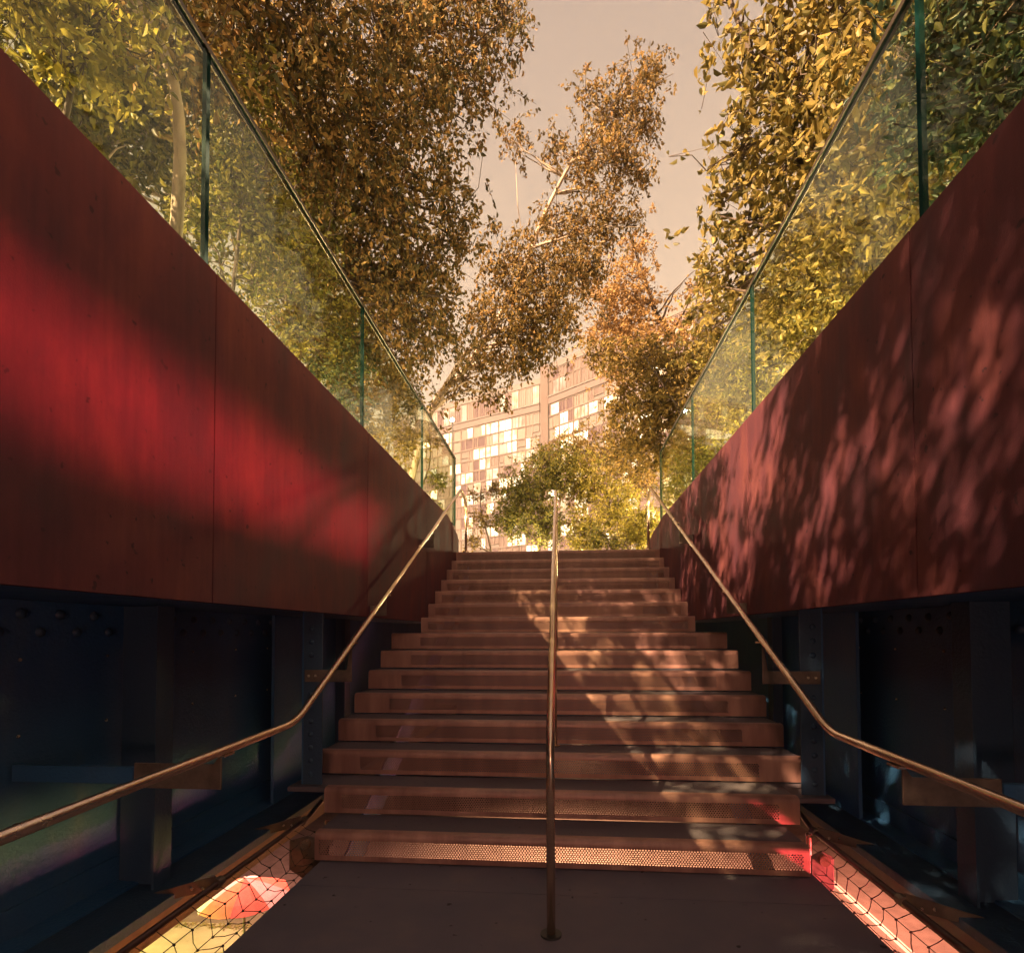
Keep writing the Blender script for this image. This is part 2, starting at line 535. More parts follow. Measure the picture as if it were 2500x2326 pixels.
struct(MB().box(-14.6, -2.2, 7.6, 9.2, 1.75, 2.30).build('planting_bed', 'soil'))

for bx_ in ((-14.6, 14.6, 28.0, 28.5), (-14.6, -14.1, -13.0, 27.99), (14.1, 14.6, -13.0, 27.99), (-14.09, 14.09, -13.0, -12.5)):  # unseen walls added to keep skylight out from under the deck
    struct(MB().box(*bx_, -6.0, 1.749).build('light_block_wall', 'girder_paint'))

# kerbs and things in the street seen through the slots
for x, lab in ((7.55, 'pale stone kerb on the street seen through the right slot'),):
    k = thing('street_kerb', (x, 12, -6), lab, 'kerb')
    for i in range(9):
        MB().box(x, x + 0.18, 8.0 + i * 1.5, 9.49 + i * 1.5, -6.0, -5.86).build('kerb_stone', 'kerb_stone', k, bevel=0.01)

mb = MB()
for i in range(520):
    x, y = R.uniform(-11, -7.4), 13.02 + R.gauss(0, 0.07)
    a, s = R.uniform(0, 6.3), R.uniform(0.02, 0.06)
    b = len(mb.v)
    mb.v += [(x + s * math.cos(a), y + s * math.sin(a), -5.845), (x - s * 0.4 * math.sin(a), y + s * 0.4 * math.cos(a), -5.82),
             (x - s * math.cos(a), y - s * math.sin(a), -5.845), (x + s * 0.4 * math.sin(a), y - s * 0.4 * math.cos(a), -5.825)]
    mb.face([b, b + 1, b + 2, b + 3])
struct(tag(mb.build('leaf_litter', 'litter'), 'strip of dead leaves along the yellow pavement edge below', 'leaf litter'), 'stuff')

# patio umbrella below the left slot
ux, uy, uz = -6.75, 11.5, -4.0
um = thing('patio_umbrella', (ux, uy, -6.0), 'open patio umbrella with red, white and mauve panels below the left slot', 'umbrella')
MB().tube([(ux, uy, -5.97), (ux, uy, uz + 0.03)], 0.025, 8).build('pole', 'pole_white', um)
MB().tube([(ux, uy, -6.0), (ux, uy, -5.9)], [0.28, 0.24], 14).build('base', 'lamp_housing', um)
fabs = ['fabric_red', 'fabric_white', 'fabric_mauve', 'fabric_orange', 'fabric_white', 'fabric_orange', 'fabric_red', 'fabric_mauve']
for i in range(8):
    a0, a1 = i * math.pi / 4 + 0.25, (i + 1) * math.pi / 4 + 0.25
    mb = MB()
    rings = [(0.03, 0.0), (0.38, -0.11), (0.72, -0.25), (0.95, -0.38)]
    for rr, dz in rings:
        for j in range(4):
            f = j / 3
            a = a0 + (a1 - a0) * f
            sag = -0.05 * math.sin(math.pi * f) * rr - 0.0
            rad = rr * (1 - 0.07 * math.sin(math.pi * f))
            mb.v.append((ux + rad * math.cos(a), uy + rad * math.sin(a), uz + dz + sag))
    for r_ in range(3):
        for j in range(3):
            b = r_ * 4 + j
            mb.face([b, b + 1, b + 5, b + 4])
    o = mb.build('canopy_panel', fabs[i], um)
    so_ = o.modifiers.new('thickness', 'SOLIDIFY')
    so_.thickness = 0.006
    mb2 = MB()
    mb2.tube([(ux, uy, uz - 0.02), (ux + 0.955 * math.cos(a0), uy + 0.955 * math.sin(a0), uz - 0.39)], 0.008, 5).build('rib', 'pole_white', um)
wp = thing('white_post', (-9.75, 12.3, -5.85), 'short white post on the yellow pavement at the lower left', 'post')
MB().tube([(-9.75, 12.3, -5.85), (-9.75, 12.3, -4.85)], 0.075, 12).build('shaft', 'pole_white', wp)
MB().dome((-9.75, 12.3, -4.85), (0, 0, 1), 0.085, 0.05, 12).build('cap', 'pole_white', wp)

# ------------------------------------------------------------------ staircase
PZ0, PZ1, NROW = 0.038, 0.118, 8
CW = 0.0140
HX0, HX1 = -1.272, 1.168


def riser_mesh(x0, x1, name):
    """folded sheet: rounded nosing, perforated band of eight staggered rows, plain foot; origin at the nosing"""
    V, F = [], []
    TH = 0.0025

    def strip(profile, xa, xb):
        b = len(V)
        for (y, z) in profile:
            V.append((xa, y, z))
            V.append((xb, y, z))
        for i in range(len(profile) - 1):
            F.append([b + 2 * i + 2, b + 2 * i + 3, b + 2 * i + 1, b + 2 * i])

    lip = [(0.060, 0.0), (0.030, 0.0), (0.019, -0.002), (0.010, -0.006), (0.004, -0.012), (0.001, -0.020), (0.0, -0.029), (0.0, -PZ0)]
    strip(lip, x0, x1)
    foot = [(0.0, -PZ1), (0.0, -RZ + 0.006), (0.012, -RZ + 0.004)]
    strip(foot, x0, x1)
    strip([(0, -PZ0), (0, -PZ1)], x0, HX0)
    strip([(0, -PZ0), (0, -PZ1)], HX1, x1)
    ch = (PZ1 - PZ0) / NROW
    ncol = int((HX1 - HX0) / CW)
    cw = (HX1 - HX0) / (ncol + 0.5)
    for r_ in range(NROW):
        zt = -PZ0 - r_ * ch
        zb = zt - ch
        zc = (zt + zb) / 2
        off = cw / 2 if r_ % 2 else 0.0
        if r_ % 2:
            strip([(0, zt), (0, zb)], HX0, HX0 + off)
        else:
            strip([(0, zt), (0, zb)], HX1 - cw / 2, HX1)
        for c_ in range(ncol):
            xa = HX0 + off + c_ * cw
            xb = xa + cw
            xc = (xa + xb) / 2
            b = len(V)
            V.extend([(xa, 0, zb), (xc, 0, zb), (xb, 0, zb), (xb, 0, zc), (xb, 0, zt), (xc, 0, zt), (xa, 0, zt), (xa, 0, zc)])
            hr = 0.0047
            for k in range(8):
                a = math.radians(225 + 45 * k)
                V.append((xc + hr * math.cos(a), 0, zc + hr * math.sin(a)))
            for k in range(8):
                q = (k + 1) % 8
                F.append([b + k, b + q, b + 8 + q, b + 8 + k])
            b2 = len(V)
            for k in range(8):
                x_, _, z_ = V[b + 8 + k]
                V.append((x_, TH, z_))
            for k in range(8):
                q = (k + 1) % 8
                F.append([b + 8 + k, b + 8 + q, b2 + q, b2 + k])
    me = bpy.data.meshes.new(name)
    me.from_pydata(V, [], F)
    me.materials.append(MATS['riser_sheet'])
    me.update()
    return me


stair = thing('staircase', (0, Y0 + T, 0), 'wide brown steel staircase with perforated risers rising between the rust walls', 'staircase')
ENDS = {1: (-1.292, 1.194), 2: (-1.372, 1.273)}
for i in range(3, 9):
    ENDS[i] = (-1.536, 1.422)
for i in range(9, 16):
    ENDS[i] = (XL + 0.004, XR - 0.004)
RM = {}
for i in range(1, 16):
    key = ENDS[i]
    if key not in RM:
        RM[key] = riser_mesh(*key, 'riser')
    o = bpy.data.objects.new('riser', RM[key])
    COL.objects.link(o)
    o.parent = stair
    o.matrix_parent_inverse = Matrix.Translation(-stair.location)
    o.location = (0, Y0 + i * T, i * RZ)
    x0, x1 = key
    y0 = Y0 + i * T
    y1 = y0 + T + 0.012 if i < 15 else y0 + T + 0.06
    mb = MB()
    mb.box(x0 + 0.002, x1 - 0.002, y0 + 0.034, y1, i * RZ - 0.034, i * RZ - 0.003)
    if i == 2:
        for xa, xb in ((-1.60, x0 + 0.001), (x1 - 0.001, 1.46)):
            MB().box(xa, xb, y0 + 0.01, y1, i * RZ - 0.032, i * RZ - 0.004).build('tread_wing', 'tread_plate', stair, bevel=0.003)
    mb.mi[0] = 1
    mb.build('tread', ['tread_plate', 'underside_shade'], stair, bevel=0.003)
    # folded end plates of the step
    mb = MB()
    zb = i * RZ - RZ + 0.018
    MB().box(x0, x0 + 0.004, y0 + 0.003, y1 - 0.02, zb, i * RZ - 0.036).build('end_plate', 'bracket_steel', stair)
    MB().box(x1 - 0.004, x1, y0 + 0.003, y1 - 0.02, zb, i * RZ - 0.036).build('end_plate', 'bracket_steel', stair)
for x in (-1.18, -0.06, 1.07):
    sl_ = RZ / T
    MB().prism([(Y0 + T + 0.05, -0.06), (Y0 + T + 0.05, -0.32), (Y0 + 15 * T, 14 * RZ - 0.30), (Y0 + 15 * T, 14 * RZ - 0.04)],
               'x', x - 0.006, x + 0.006).build('stringer', 'girder_paint', stair)

# ------------------------------------------------------------------ side girders below the walls
def girder(side):
    s = 1 if side == 'R' else -1
    web, fin, cin, cy = (1.93, 1.58, 1.72, 2.55) if s > 0 else (-2.05, -1.70, -1.83, 2.42)
    lab = ('dark riveted steel girder under the right rust wall, dappled by leaf light' if s > 0 else
           'dark riveted steel girder under the left rust wall, glowing yellow at its foot')
    g = thing('steel_girder', (web, 2.5, 0.0), lab, 'girder')
    a, b = sorted((web, web + s * 0.03))
    MB().box(a, b, -3.0, 9.0, 0.05, 1.60).build('web', 'girder_paint', g)
    a, b = sorted((fin, web - s * 0.001))
    MB().box(a, b, -3.0, 9.0, 0.0, 0.045).build('bottom_flange', 'stiffener_paint', g, bevel=0.004)
    a, b = sorted((fin + s * 0.006, fin + s * 0.03))
    MB().box(a, b, -3.0, 9.0, -0.10, -0.002).build('flange_lip', 'bracket_steel', g)
    # angle along the foot of the web
    MB().prism([(web - s * 0.002, 0.046), (web - s * 0.12, 0.046), (web - s * 0.12, 0.058), (web - s * 0.016, 0.062), (web - s * 0.016, 0.17), (web - s * 0.002, 0.17)],
               'y', -3.0, 9.0).build('foot_angle', 'girder_paint', g)
    # top angle and soffit below the rust wall
    wi = XR if s > 0 else XL
    a, b = sorted((wi + s * 0.03, web - s * 0.003))
    MB().box(a, b, -3.0, 7.0, ZB + 0.012, ZB + 0.05).build('soffit', 'girder_paint', g)
    a, b = sorted((web - s * 0.025, web - s * 0.001))
    MB().box(a, b, -3.0, 9.0, 1.13, ZB + 0.010).build('top_angle', 'girder_paint', g)
    # rivets of the top angle
    rv = MB().dome((0, 0, 0), (-s, 0, 0), 0.021, 0.017, 8)
    me = None
    for row, z in ((0, 1.265), (1, 1.195)):
        for k in range(26):
            y = 1.1 + k * 0.165 + row * 0.08
            if abs(y - cy) < 0.04:
                continue
            if me is None:
                o = rv.build('rivet', 'stiffener_paint', g, smooth=True)
                me = o.data
            else:
                o = link('rivet', me, g)
            o.location = (web - s * 0.0255, y, z)
    # bright bolts of the web plates
    bt = MB().dome((0, 0, 0), (-s, 0, 0), 0.0075, 0.007, 6)
    me = None
    for y in (1.50, 1.95, 2.36, 2.95, 3.36, 3.74, 4.4, 4.8):
        for z in (1.09, 0.80, 0.47):
            if me is None:
                o = bt.build('bolt', 'bright_bolt', g)
                me = o.data
            else:
                o = link('bolt', me, g)
            o.location = (web - s * 0.001, y + (0.06 if s > 0 else 0), z)
    # stiffeners: T-shaped uprights between web and flange edge
    for yy in (cy, cy - 2.1, cy + 2.2):
        a, b = sorted((cin, web - s * 0.026))
        st = MB()
        st.box(a, b, yy, yy + 0.014, 0.047, ZB + 0.010)
        st.build('stiffener', 'stiffener_paint', g, bevel=0.002)
        a, b = sorted((cin - s * 0.012, cin - s * 0.001))
        MB().box(a, b, yy - 0.05, yy + 0.062, 0.047, ZB + 0.009).build('stiffener_flange', 'stiffener_paint', g)
    # web plate joints
    for yy in (1.1, 3.9):
        a, b = sorted((web - s * 0.008, web - s * 0.0012))
        MB().box(a, b, yy, yy + 0.22, 0.175, 1.128).build('splice_plate', 'girder_paint', g)
    # riveted post standing on the second step beside the flight
    px0, px1 = (1.305, 1.42) if s > 0 else (-1.525, -1.41)
    py = 3.20
    MB().box(px0, px1, py, py + 0.012, 0.30, ZB + 0.011).build('post_plate', 'stiffener_paint', g, bevel=0.002)
    a, b = (px1 - 0.001, px1 + 0.010) if s > 0 else (px0 - 0.010, px0 + 0.001)
    MB().box(a, b, py + 0.002, py + 0.16, 0.30, ZB + 0.011).build('post_web', 'girder_paint', g)
    rv = MB().dome((0, 0, 0), (0, -1, 0), 0.017, 0.013, 8)
    me = None
    for k in range(12):
        z = 0.36 + k * 0.078
        if 0.86 < z < 1.02:
            continue
        if me is None:
            o = rv.build('rivet', 'stiffener_paint', g, smooth=True)
            me = o.data
        else:
            o = link('rivet', me, g)
        o.location = ((px0 + px1) / 2 + s * 0.012, py, z)
    # plate wall behind the post, beside the flight
    xw = 1.80 if s > 0 else -1.92
    a, b = sorted((xw, xw + s * 0.02))
    MB().box(a, b, 3.6, 8.0, 0.05, ZB + 0.008).build('side_plate', 'girder_paint', g)
    a, b = (px1 + 0.012, xw - 0.001) if s > 0 else (xw + 0.001, px0 - 0.012)
    return g


girder('L')
girder('R')

# ------------------------------------------------------------------ rust walls
def rust_wall(side):
    s = 1 if side == 'R' else -1
    x = XR if s > 0 else XL
    lab = ('reddish weathering steel wall on the right, dappled with leaf shadows' if s > 0 else
           'weathering steel wall on the left with a blurred red glow band')
    wth = thing('weathering_steel_wall', (x, 2.0, ZB), lab, 'wall')
    g = 0.003
    a, b = sorted((x + s * 0.030, x + s * 0.10))
    endy = 7.25 if s < 0 else 8.9
    MB().prism([(-3.2, ZB + 0.02), (endy - 0.1, ZB + 0.02), (endy - 0.1, DECK + 0.0), (6.9, ZT - 0.10), (6.3, ZT - 0.02), (-3.2, ZT - 0.02)], 'x', a, b).build('backing', 'girder_paint', wth)
    a, b = sorted((x, x + s * 0.028))
    for i in range(len(SEAMS) - 1):
        y0, y1 = SEAMS[i] + g, SEAMS[i + 1] - g
        if i < len(SEAMS) - 2:
            pts = [(y0, ZB), (y1, ZB), (y1, ZT), (y0, ZT)]
        elif s < 0:
            pts = [(y0, ZB), (7.25, ZB), (7.25, DECK + 0.19), (7.16, DECK + 0.24), (6.55, ZT), (y0, ZT)]
        else:
            pts = [(y0, ZB), (y1, ZB), (y1, ZT - 0.04), (6.9, ZT), (y0, ZT)]
        MB().prism(pts, 'x', a, b).build('panel', 'rust', wth, bevel=0.002)
    if s > 0:
        MB().prism([(7.226, DECK - 0.2), (7.62, DECK - 0.2), (7.62, ZT - 0.07), (7.226, ZT - 0.045)], 'x', a, b).build('panel', 'rust', wth, bevel=0.002)
        MB().prism([(7.626, DECK - 0.2), (8.95, DECK - 0.2), (8.95, DECK + 0.02), (7.626, ZT - 0.075)], 'x', a, b).build('panel', 'rust', wth, bevel=0.002)
    # flat coping under the glass shoe
    a, b = sorted((x + s * 0.030, x + s * 0.11))
    MB().box(a, b, -3.2, 6.5, ZT - 0.018, ZT - 0.006).build('coping', 'rust', wth)
    return wth


rust_wall('L')
rust_wall('R')


def glass_rail(side):
    s = 1 if side == 'R' else -1
    x = (XR + 0.040) if s > 0 else (XL - 0.040)
    lab = ('frameless glass balustrade with thin bronze cap on the right rust wall' if s > 0 else
           'frameless glass balustrade with thin bronze cap on the left rust wall')
    gr = thing('glass_balustrade', (x, 2.0, ZT), lab, 'balustrade')
    a, b = x - 0.009, x + 0.009
    for i in range(len(SEAMS) - 1):
        y0, y1 = SEAMS[i] - 0.018 + 0.011, SEAMS[i + 1] - 0.018 - 0.011
        if i == len(SEAMS) - 2:
            y1 = 7.16
        mb = MB()
        v0 = len(mb.v)
        zb = ZT - 0.003
        mb.v += [(a, y0, zb), (b, y0, zb), (b, y1, zb), (a, y1, zb), (a, y0, ZG), (b, y0, ZG), (b, y1, ZG), (a, y1, ZG)]
        mb.face([0, 1, 5, 4], 1)
        mb.face([2, 3, 7, 6], 1)
        mb.face([1, 2, 6, 5], 0)
        mb.face([3, 0, 4, 7], 0)
        mb.face([0, 3, 2, 1], 1)
        mb.face([4, 5, 6, 7], 1)
        mb.build('pane', ['rail_glass', 'glass_edge'], gr)
    mb = MB()
    mb.prism([(x - 0.016, ZG - 0.014), (x - 0.0115, ZG - 0.014), (x - 0.0115, ZG + 0.001), (x + 0.0115, ZG + 0.001), (x + 0.0115, ZG - 0.014),
              (x + 0.016, ZG - 0.014), (x + 0.016, ZG + 0.006), (x - 0.016, ZG + 0.006)], 'y', -3.1, 7.17)
    mb.build('cap_rail', 'cap_metal', gr)
    mb = MB()
    mb.box(x - 0.0145, x + 0.0145, 7.162, 7.176, ZT - 0.003 - 0.30, ZG - 0.015)
    mb.build('end_trim', 'cap_metal', gr)
    return gr


glass_rail('L')
glass_rail('R')


# ------------------------------------------------------------------ handrails
def fillet(pts, rad, n=6):
    """polyline with its inner corners rounded"""
    pts = [np.array(p, float) for p in pts]
    out_ = [pts[0]]
    for i in range(1, len(pts) - 1):
        p, a, b = pts[i], pts[i - 1], pts[i + 1]
        ua, ub = (a - p), (b - p)
        la, lb = np.linalg.norm(ua), np.linalg.norm(ub)
        d = min(rad, la * 0.45, lb * 0.45)
        p0, p1 = p + ua / la * d, p + ub / lb * d
        for k in range(n + 1):
            t = k / n
            out_.append((1 - t) ** 2 * p0 + 2 * t * (1 - t) * p + t * t * p1)
    out_.append(pts[-1])
    return out_


def side_rail(side):
    s = 1 if side == 'R' else -1
    x = 1.10 if s > 0 else -1.225
    lab = ('slim steel handrail along the right wall, looped at the top' if s > 0 else
           'slim steel handrail along the left wall, looped at the top')
    h = thing('handrail', (x, 2.4, 0.0), lab, 'handrail')
    if s > 0:
        pts = [(x, -0.6, 0.722), (x, 2.42, 0.776), (x, 6.99, 3.005), (x, 7.12, 2.86), (x, 7.13, DECK - 0.004)]
    else:
        pts = [(x, -0.6, 0.690), (x, 2.49, 0.778), (x, 6.80, 2.985), (x, 7.12, 2.88), (x, 7.13, DECK - 0.004)]
    p = fillet(pts[:3], 0.09) + []
    p = fillet(pts, 0.10)
    MB().tube(p, 0.0168, 14).build('rail', 'steel_tube', h, smooth=True)
    MB().tube([(x, 7.13, DECK - 0.003), (x, 7.13, DECK + 0.012)], 0.045, 14).build('foot_flange', 'steel_tube', h)

    def bracket(y, xe, zlo, zhi, name='bracket', bolts=True):
        # plate across the flight direction, hanging under the rail and running out to the wall or post
        zr = 0.765 if y < 2.42 else 0.776 + (y - 2.45) * (2.985 - 0.778) / (6.80 - 2.49)
        pts_ = [(x, zr - 0.018), (x, zlo), (xe, zlo), (xe, zhi)]
        if zr - 0.018 > zhi:
            pts_ += [(x + s * 0.03, zhi), (x + s * 0.006, zr - 0.018)]
        bo = MB().prism(pts_, 'y', y - 0.004, y + 0.004).build(name, 'bracket_steel', h, bevel=0.0015)
        MB().box(x - 0.014, x + 0.014, y - 0.005, y + 0.06, zr - 0.024, zr - 0.0165).build('saddle', 'steel_tube', h)
        if bolts:
            for dx in (0.025, 0.065):
                MB().dome((xe - s * dx, y - 0.0042, (zlo + zhi) / 2), (0, -1, 0), 0.008, 0.006, 8).build('bolt', 'bright_bolt', bo)

    cin = 1.72 if s > 0 else -1.83
    bracket(1.93, (1.40 if s > 0 else -1.56), 0.625, 0.715, bolts=False)
    a, b = sorted(((1.40 if s > 0 else -1.56) + s * 0.001, (1.93 if s > 0 else -2.05) - s * 0.01))
    MB().box(a, b, 1.92, 1.94, 0.64, 0.70).build('outrigger', 'girder_paint', h)
    bracket(3.185, (1.405 if s > 0 else -1.51), 0.905, 0.975)
    bracket(3.83, (XR - 0.001 if s > 0 else XL + 0.001), 1.315, 1.385, bolts=False)
    bracket(5.30, (XR - 0.001 if s > 0 else XL + 0.001), 2.02, 2.10, bolts=False)
    return h


side_rail('L')
side_rail('R')
cr = thing('handrail', (-0.046, 2.23, 0.0), 'steel centre handrail on posts in the middle of the stairs', 'handrail')
x = -0.046
pts = [(x, 2.23, 0.0), (x, 2.23, 0.745), (x, 2.36, 0.86), (x - 0.016, 6.86, 2.955), (x - 0.016, 7.13, 2.82), (x - 0.016, 7.13, DECK - 0.004)]
MB().tube(fillet(pts, 0.10), 0.0172, 16).build('rail', 'steel_tube', cr, smooth=True)
for py_, zf in ((3.70, 3 * RZ), (4.86, 7 * RZ), (6.06, 11 * RZ)):
    zr = 0.86 + (py_ - 2.36) * (2.955 - 0.86) / 4.5
    MB().tube([(x - 0.001, py_, zf - 0.003), (x - 0.001, py_, zr - 0.018)], 0.016, 12).build('post', 'steel_tube', cr, smooth=True)
    MB().tube([(x - 0.001, py_, zf - 0.0025), (x - 0.001, py_, zf + 0.006)], 0.036, 12).build('base_flange', 'steel_tube', cr)
MB().tube([(x, 2.23, 0.0005), (x, 2.23, 0.009)], 0.042, 16).build('base_flange', 'lamp_housing', cr)

# ------------------------------------------------------------------ safety nets in the side slots
def net(side):
    s = 1 if side == 'R' else -1
    xi, xo = (1.232, 1.37) if s > 0 else (-1.270, -1.50)
    zi, zo = -0.03, 0.10
    xe = 1.58 if s > 0 else -1.70
    lab = ('black cable net slung in the slot right of the landing, lit pink from below' if s > 0 else
           'black cable net slung in the slot left of the landing, above the umbrella')
    g = thing('safety_net', (xo, 2.0, zo), lab, 'net')
    rod = MB().tube([(xo, -1.0, zo), (xo, 3.22, zo), (xo + s * 0.02, 3.45, zo + 0.03)], 0.0135, 10)
    rod.build('support_rod', 'net_pipe', g, smooth=True)
    MB().box(min(xi, xi - s * 0.01) , max(xi, xi - s * 0.01) , -1.0, 2.9, -0.095, -0.012).build('edge_strip', 'net_pipe', g)
    # net: slack cords along and across, with knots
    mb = MB()
    kn = MB()
    ncr, sp = 5, 0.098
    ys = np.arange(-0.4, 3.2, sp)

    def pt(j, y):
        t = j / (ncr - 1)
        sag = -0.05 * math.sin(math.pi * t)
        return (xi + (xo - xi) * t, y + 0.012 * math.sin(9 * y + j * 2.1) + (0.05 if j % 2 else 0), zi + (zo - zi) * t + sag)
    for y in ys:
        row = [pt(j, y) for j in range(ncr)]
        full = []
        for a, b in zip(row[:-1], row[1:]):
            a, b = np.array(a), np.array(b)
            full += [a, (a + b) / 2 + np.array([0, 0.010 * R.uniform(-1, 1), -0.006])]
        full.append(np.array(row[-1]))
        mb.tube(full, 0.0022, 4, cap=False)
        for q in row[1:-1]:
            kn.dome(np.array(q) - np.array([0, 0, 0.004]), (0, 0, 1), 0.0065, 0.009, 5)
    for j in range(1, ncr - 1):
        mb.tube([pt(j, y) for y in ys], 0.0022, 4, cap=False)
    nm = struct(mb.build('net', 'net_cable', g), 'stuff')
    struct(kn.build('knots', 'net_cable', nm), 'stuff')
    # clamps that tie the rod to the girder flange
    for y in ((2.35, 3.16) if s < 0 else (2.42, 3.20)):
        c = MB()
        a, b = sorted((xo + s * 0.012, xe + s * 0.10))
        c.prism([(a, zo - 0.03), (b, zo - 0.10), (b, zo - 0.055), (a, zo + 0.03)] if s > 0 else
                [(a, zo - 0.10), (b, zo - 0.03), (b, zo + 0.03), (a, zo - 0.055)], 'y', y - 0.004, y + 0.004)
        co = c.build('clamp', 'bracket_steel', g, bevel=0.0015)
        MB().tube([(xo, y - 0.02, zo), (xo, y + 0.02, zo)], 0.024, 10).build('collar', 'bracket_steel', g)
        for dx in (0.07, 0.12):
            MB().dome((xo + s * dx, y - 0.0042, zo - 0.028), (0, -1, 0), 0.008, 0.006, 8).build('bolt', 'bright_bolt', co)
    # gusset at the foot of the flight
    xg = xi + s * 0.03
    a, b = sorted((xi + s * 0.02, xo - s * 0.01))
    gu = MB().prism([(a, -0.10), ((a + b) / 2, -0.16), (b, -0.10), (b, 0.055), ((a + b) / 2, 0.085), (a, 0.055)], 'y', 2.97, 2.985).build('gusset', 'bracket_steel', g, bevel=0.002)
    MB().tube([((a + b) / 2, 2.94, 0.045), ((a + b) / 2, 2.969, 0.045)], 0.026, 14).build('roller', 'steel_tube', gu, smooth=False)
    MB().tube([(xi + s * 0.045, 3.06, -0.2), (xi + s * 0.045, 3.06, 0.14)], 0.014, 10).build('stub_post', 'steel_tube', g)
    return g


net('L')
net('R')

# ------------------------------------------------------------------ the hotel slab far behind
def building():
    P0 = np.array([-0.0303 * 130, 130.0, 0.0])
    dL, dR = np.array([-0.90, 0.44, 0]), np.array([0.77, -0.637, 0])
    dL, dR = dL / np.linalg.norm(dL), dR / np.linalg.norm(dR)
    B = thing('slab_hotel', (P0[0], P0[1], -6.0), 'tall pale hotel slab with rows of lit windows behind the bushes', 'building')
    Z = np.array([0, 0, 1.0])

    def slab(d, L, top, glaz, band, fl, ncol, rowsdown, seed, name_top):
        rr = random.Random(seed)
        nrm = np.array([d[1], -d[0], 0])
        if nrm @ (CAM - P0) < 0:
            nrm = -nrm

        def P(s_, z, o_):
            return tuple(P0 + d * s_ + nrm * o_ + Z * z)

        def hexa(mb, s0, s1, z0, z1, o0, o1, m_=0):
            b = len(mb.v)
            for o_ in (o0, o1):
                mb.v += [P(s0, z0, o_), P(s1, z0, o_), P(s1, z1, o_), P(s0, z1, o_)]
            for q in ((0, 1, 2, 3), (7, 6, 5, 4), (0, 4, 5, 1), (1, 5, 6, 2), (2, 6, 7, 3), (3, 7, 4, 0)):
                mb.face([b + i for i in q], m_)
            return mb

        hexa(MB(), 0, L, -6, top, -12, 0).build('wall', 'facade_concrete', B)
        hexa(MB(), -0.2, L + 0.3, top - 0.5, top + 0.9, -12.3, 0.35).build('roof_edge', 'facade_concrete', B)
        zb = top - 0.5 - glaz
        hexa(MB(), 0.8, L, zb - band, zb - 0.2, 0.01, 0.42).build('concrete_band', 'facade_band', B)
        hexa(MB(), 0.8, L, zb - 0.19, zb + 0.15, 0.02, 0.6).build('ledge', 'facade_concrete', B)
        cw_ = (L - 1.2) / ncol

        def window(s0, s1, z0, z1, pm, bars):
            fr_ = MB()
            t = 0.10
            hexa(fr_, s0, s0 + t, z0, z1, 0.03, 0.22)
            hexa(fr_, s1 - t, s1, z0, z1, 0.03, 0.22)
            hexa(fr_, s0 + t, s1 - t, z0, z0 + t, 0.03, 0.22)
            hexa(fr_, s0 + t, s1 - t, z1 - t, z1, 0.03, 0.22)
            for f_ in bars:
                c_ = s0 + (s1 - s0) * f_
                hexa(fr_, c_ - 0.045, c_ + 0.045, z0 + t, z1 - t, 0.04, 0.2)
            o = fr_.build('window', 'mullion', B)
            hexa(MB(), s0 + t, s1 - t, z0 + t, z1 - t, 0.02, 0.09).build('pane', pm, o)

        # glazed top storey
        nt_ = ncol * 2
        for i in range(nt_):
            s0 = 1.0 + i * (L - 1.2) / nt_
            s1 = s0 + (L - 1.2) / nt_ - 0.12
            pm = rr.choice(name_top)
            if glaz > 5.5:
                window(s0, s1, zb + 0.2, zb + glaz * 0.58, rr.choice(['pane_red', 'pane_red', 'pane_blind']), (0.5,))
                window(s0, s1, zb + glaz * 0.60, zb + glaz - 0.1, rr.choice(['pane_dark', 'pane_blind', 'pane_blind']), (0.5,))
            else:
                window(s0, s1, zb + 0.2, zb + glaz - 0.1, pm, (0.35, 0.7))
        for r_ in range(rowsdown):
            z1 = zb - band - 0.2 - r_ * fl
            z0 = z1 - fl + 0.22
            for i in range(ncol):
                s0 = 1.0 + i * cw_
                sp = rr.choice([0.36, 0.5, 0.64, 0.64])
                e1 = s0 + (cw_ - 0.16) * sp
                base = rr.random()
                for (w0, w1) in ((s0, e1 - 0.03), (e1 + 0.03, s0 + cw_ - 0.16)):
                    q = base if rr.random() < 0.55 else rr.random()
                    pm = ('pane_lit' if q < 0.24 else 'pane_warm' if q < 0.32 else 'pane_curtain' if q < 0.60 else
                          'pane_blind' if q < 0.80 else 'pane_dark' if q < 0.94 else 'pane_red')
                    drop = 0.9 if (pm == 'pane_blind' and rr.random() < 0.4) else 0.0
                    window(w0, w1, z0 + drop, z1, pm, (0.5,) if rr.random() < 0.35 else ())
            hexa(MB(), 0.8, L, z0 - 0.20, z0 - 0.03, 0.01, 0.30).build('floor_line', 'facade_band', B)

    slab(dL, 47.0, 60.6, 4.6, 1.7, 2.85, 12, 14, 5, ['pane_dark', 'pane_dark', 'pane_blind', 'pane_red', 'pane_warm'])
    slab(dR, 38.0, 63.0, 6.2, 1.7, 2.85, 9, 13, 9, ['pane_red'])
    mb = MB()
    c = P0 + np.array([0.35, -1.0, 0])
    mb.box(c[0] - 0.95, c[0] + 0.75, c[1] - 0.6, c[1] + 2.6, -6, 64.2)
    mb.build('pier', 'facade_pier', B)
    return B


building()
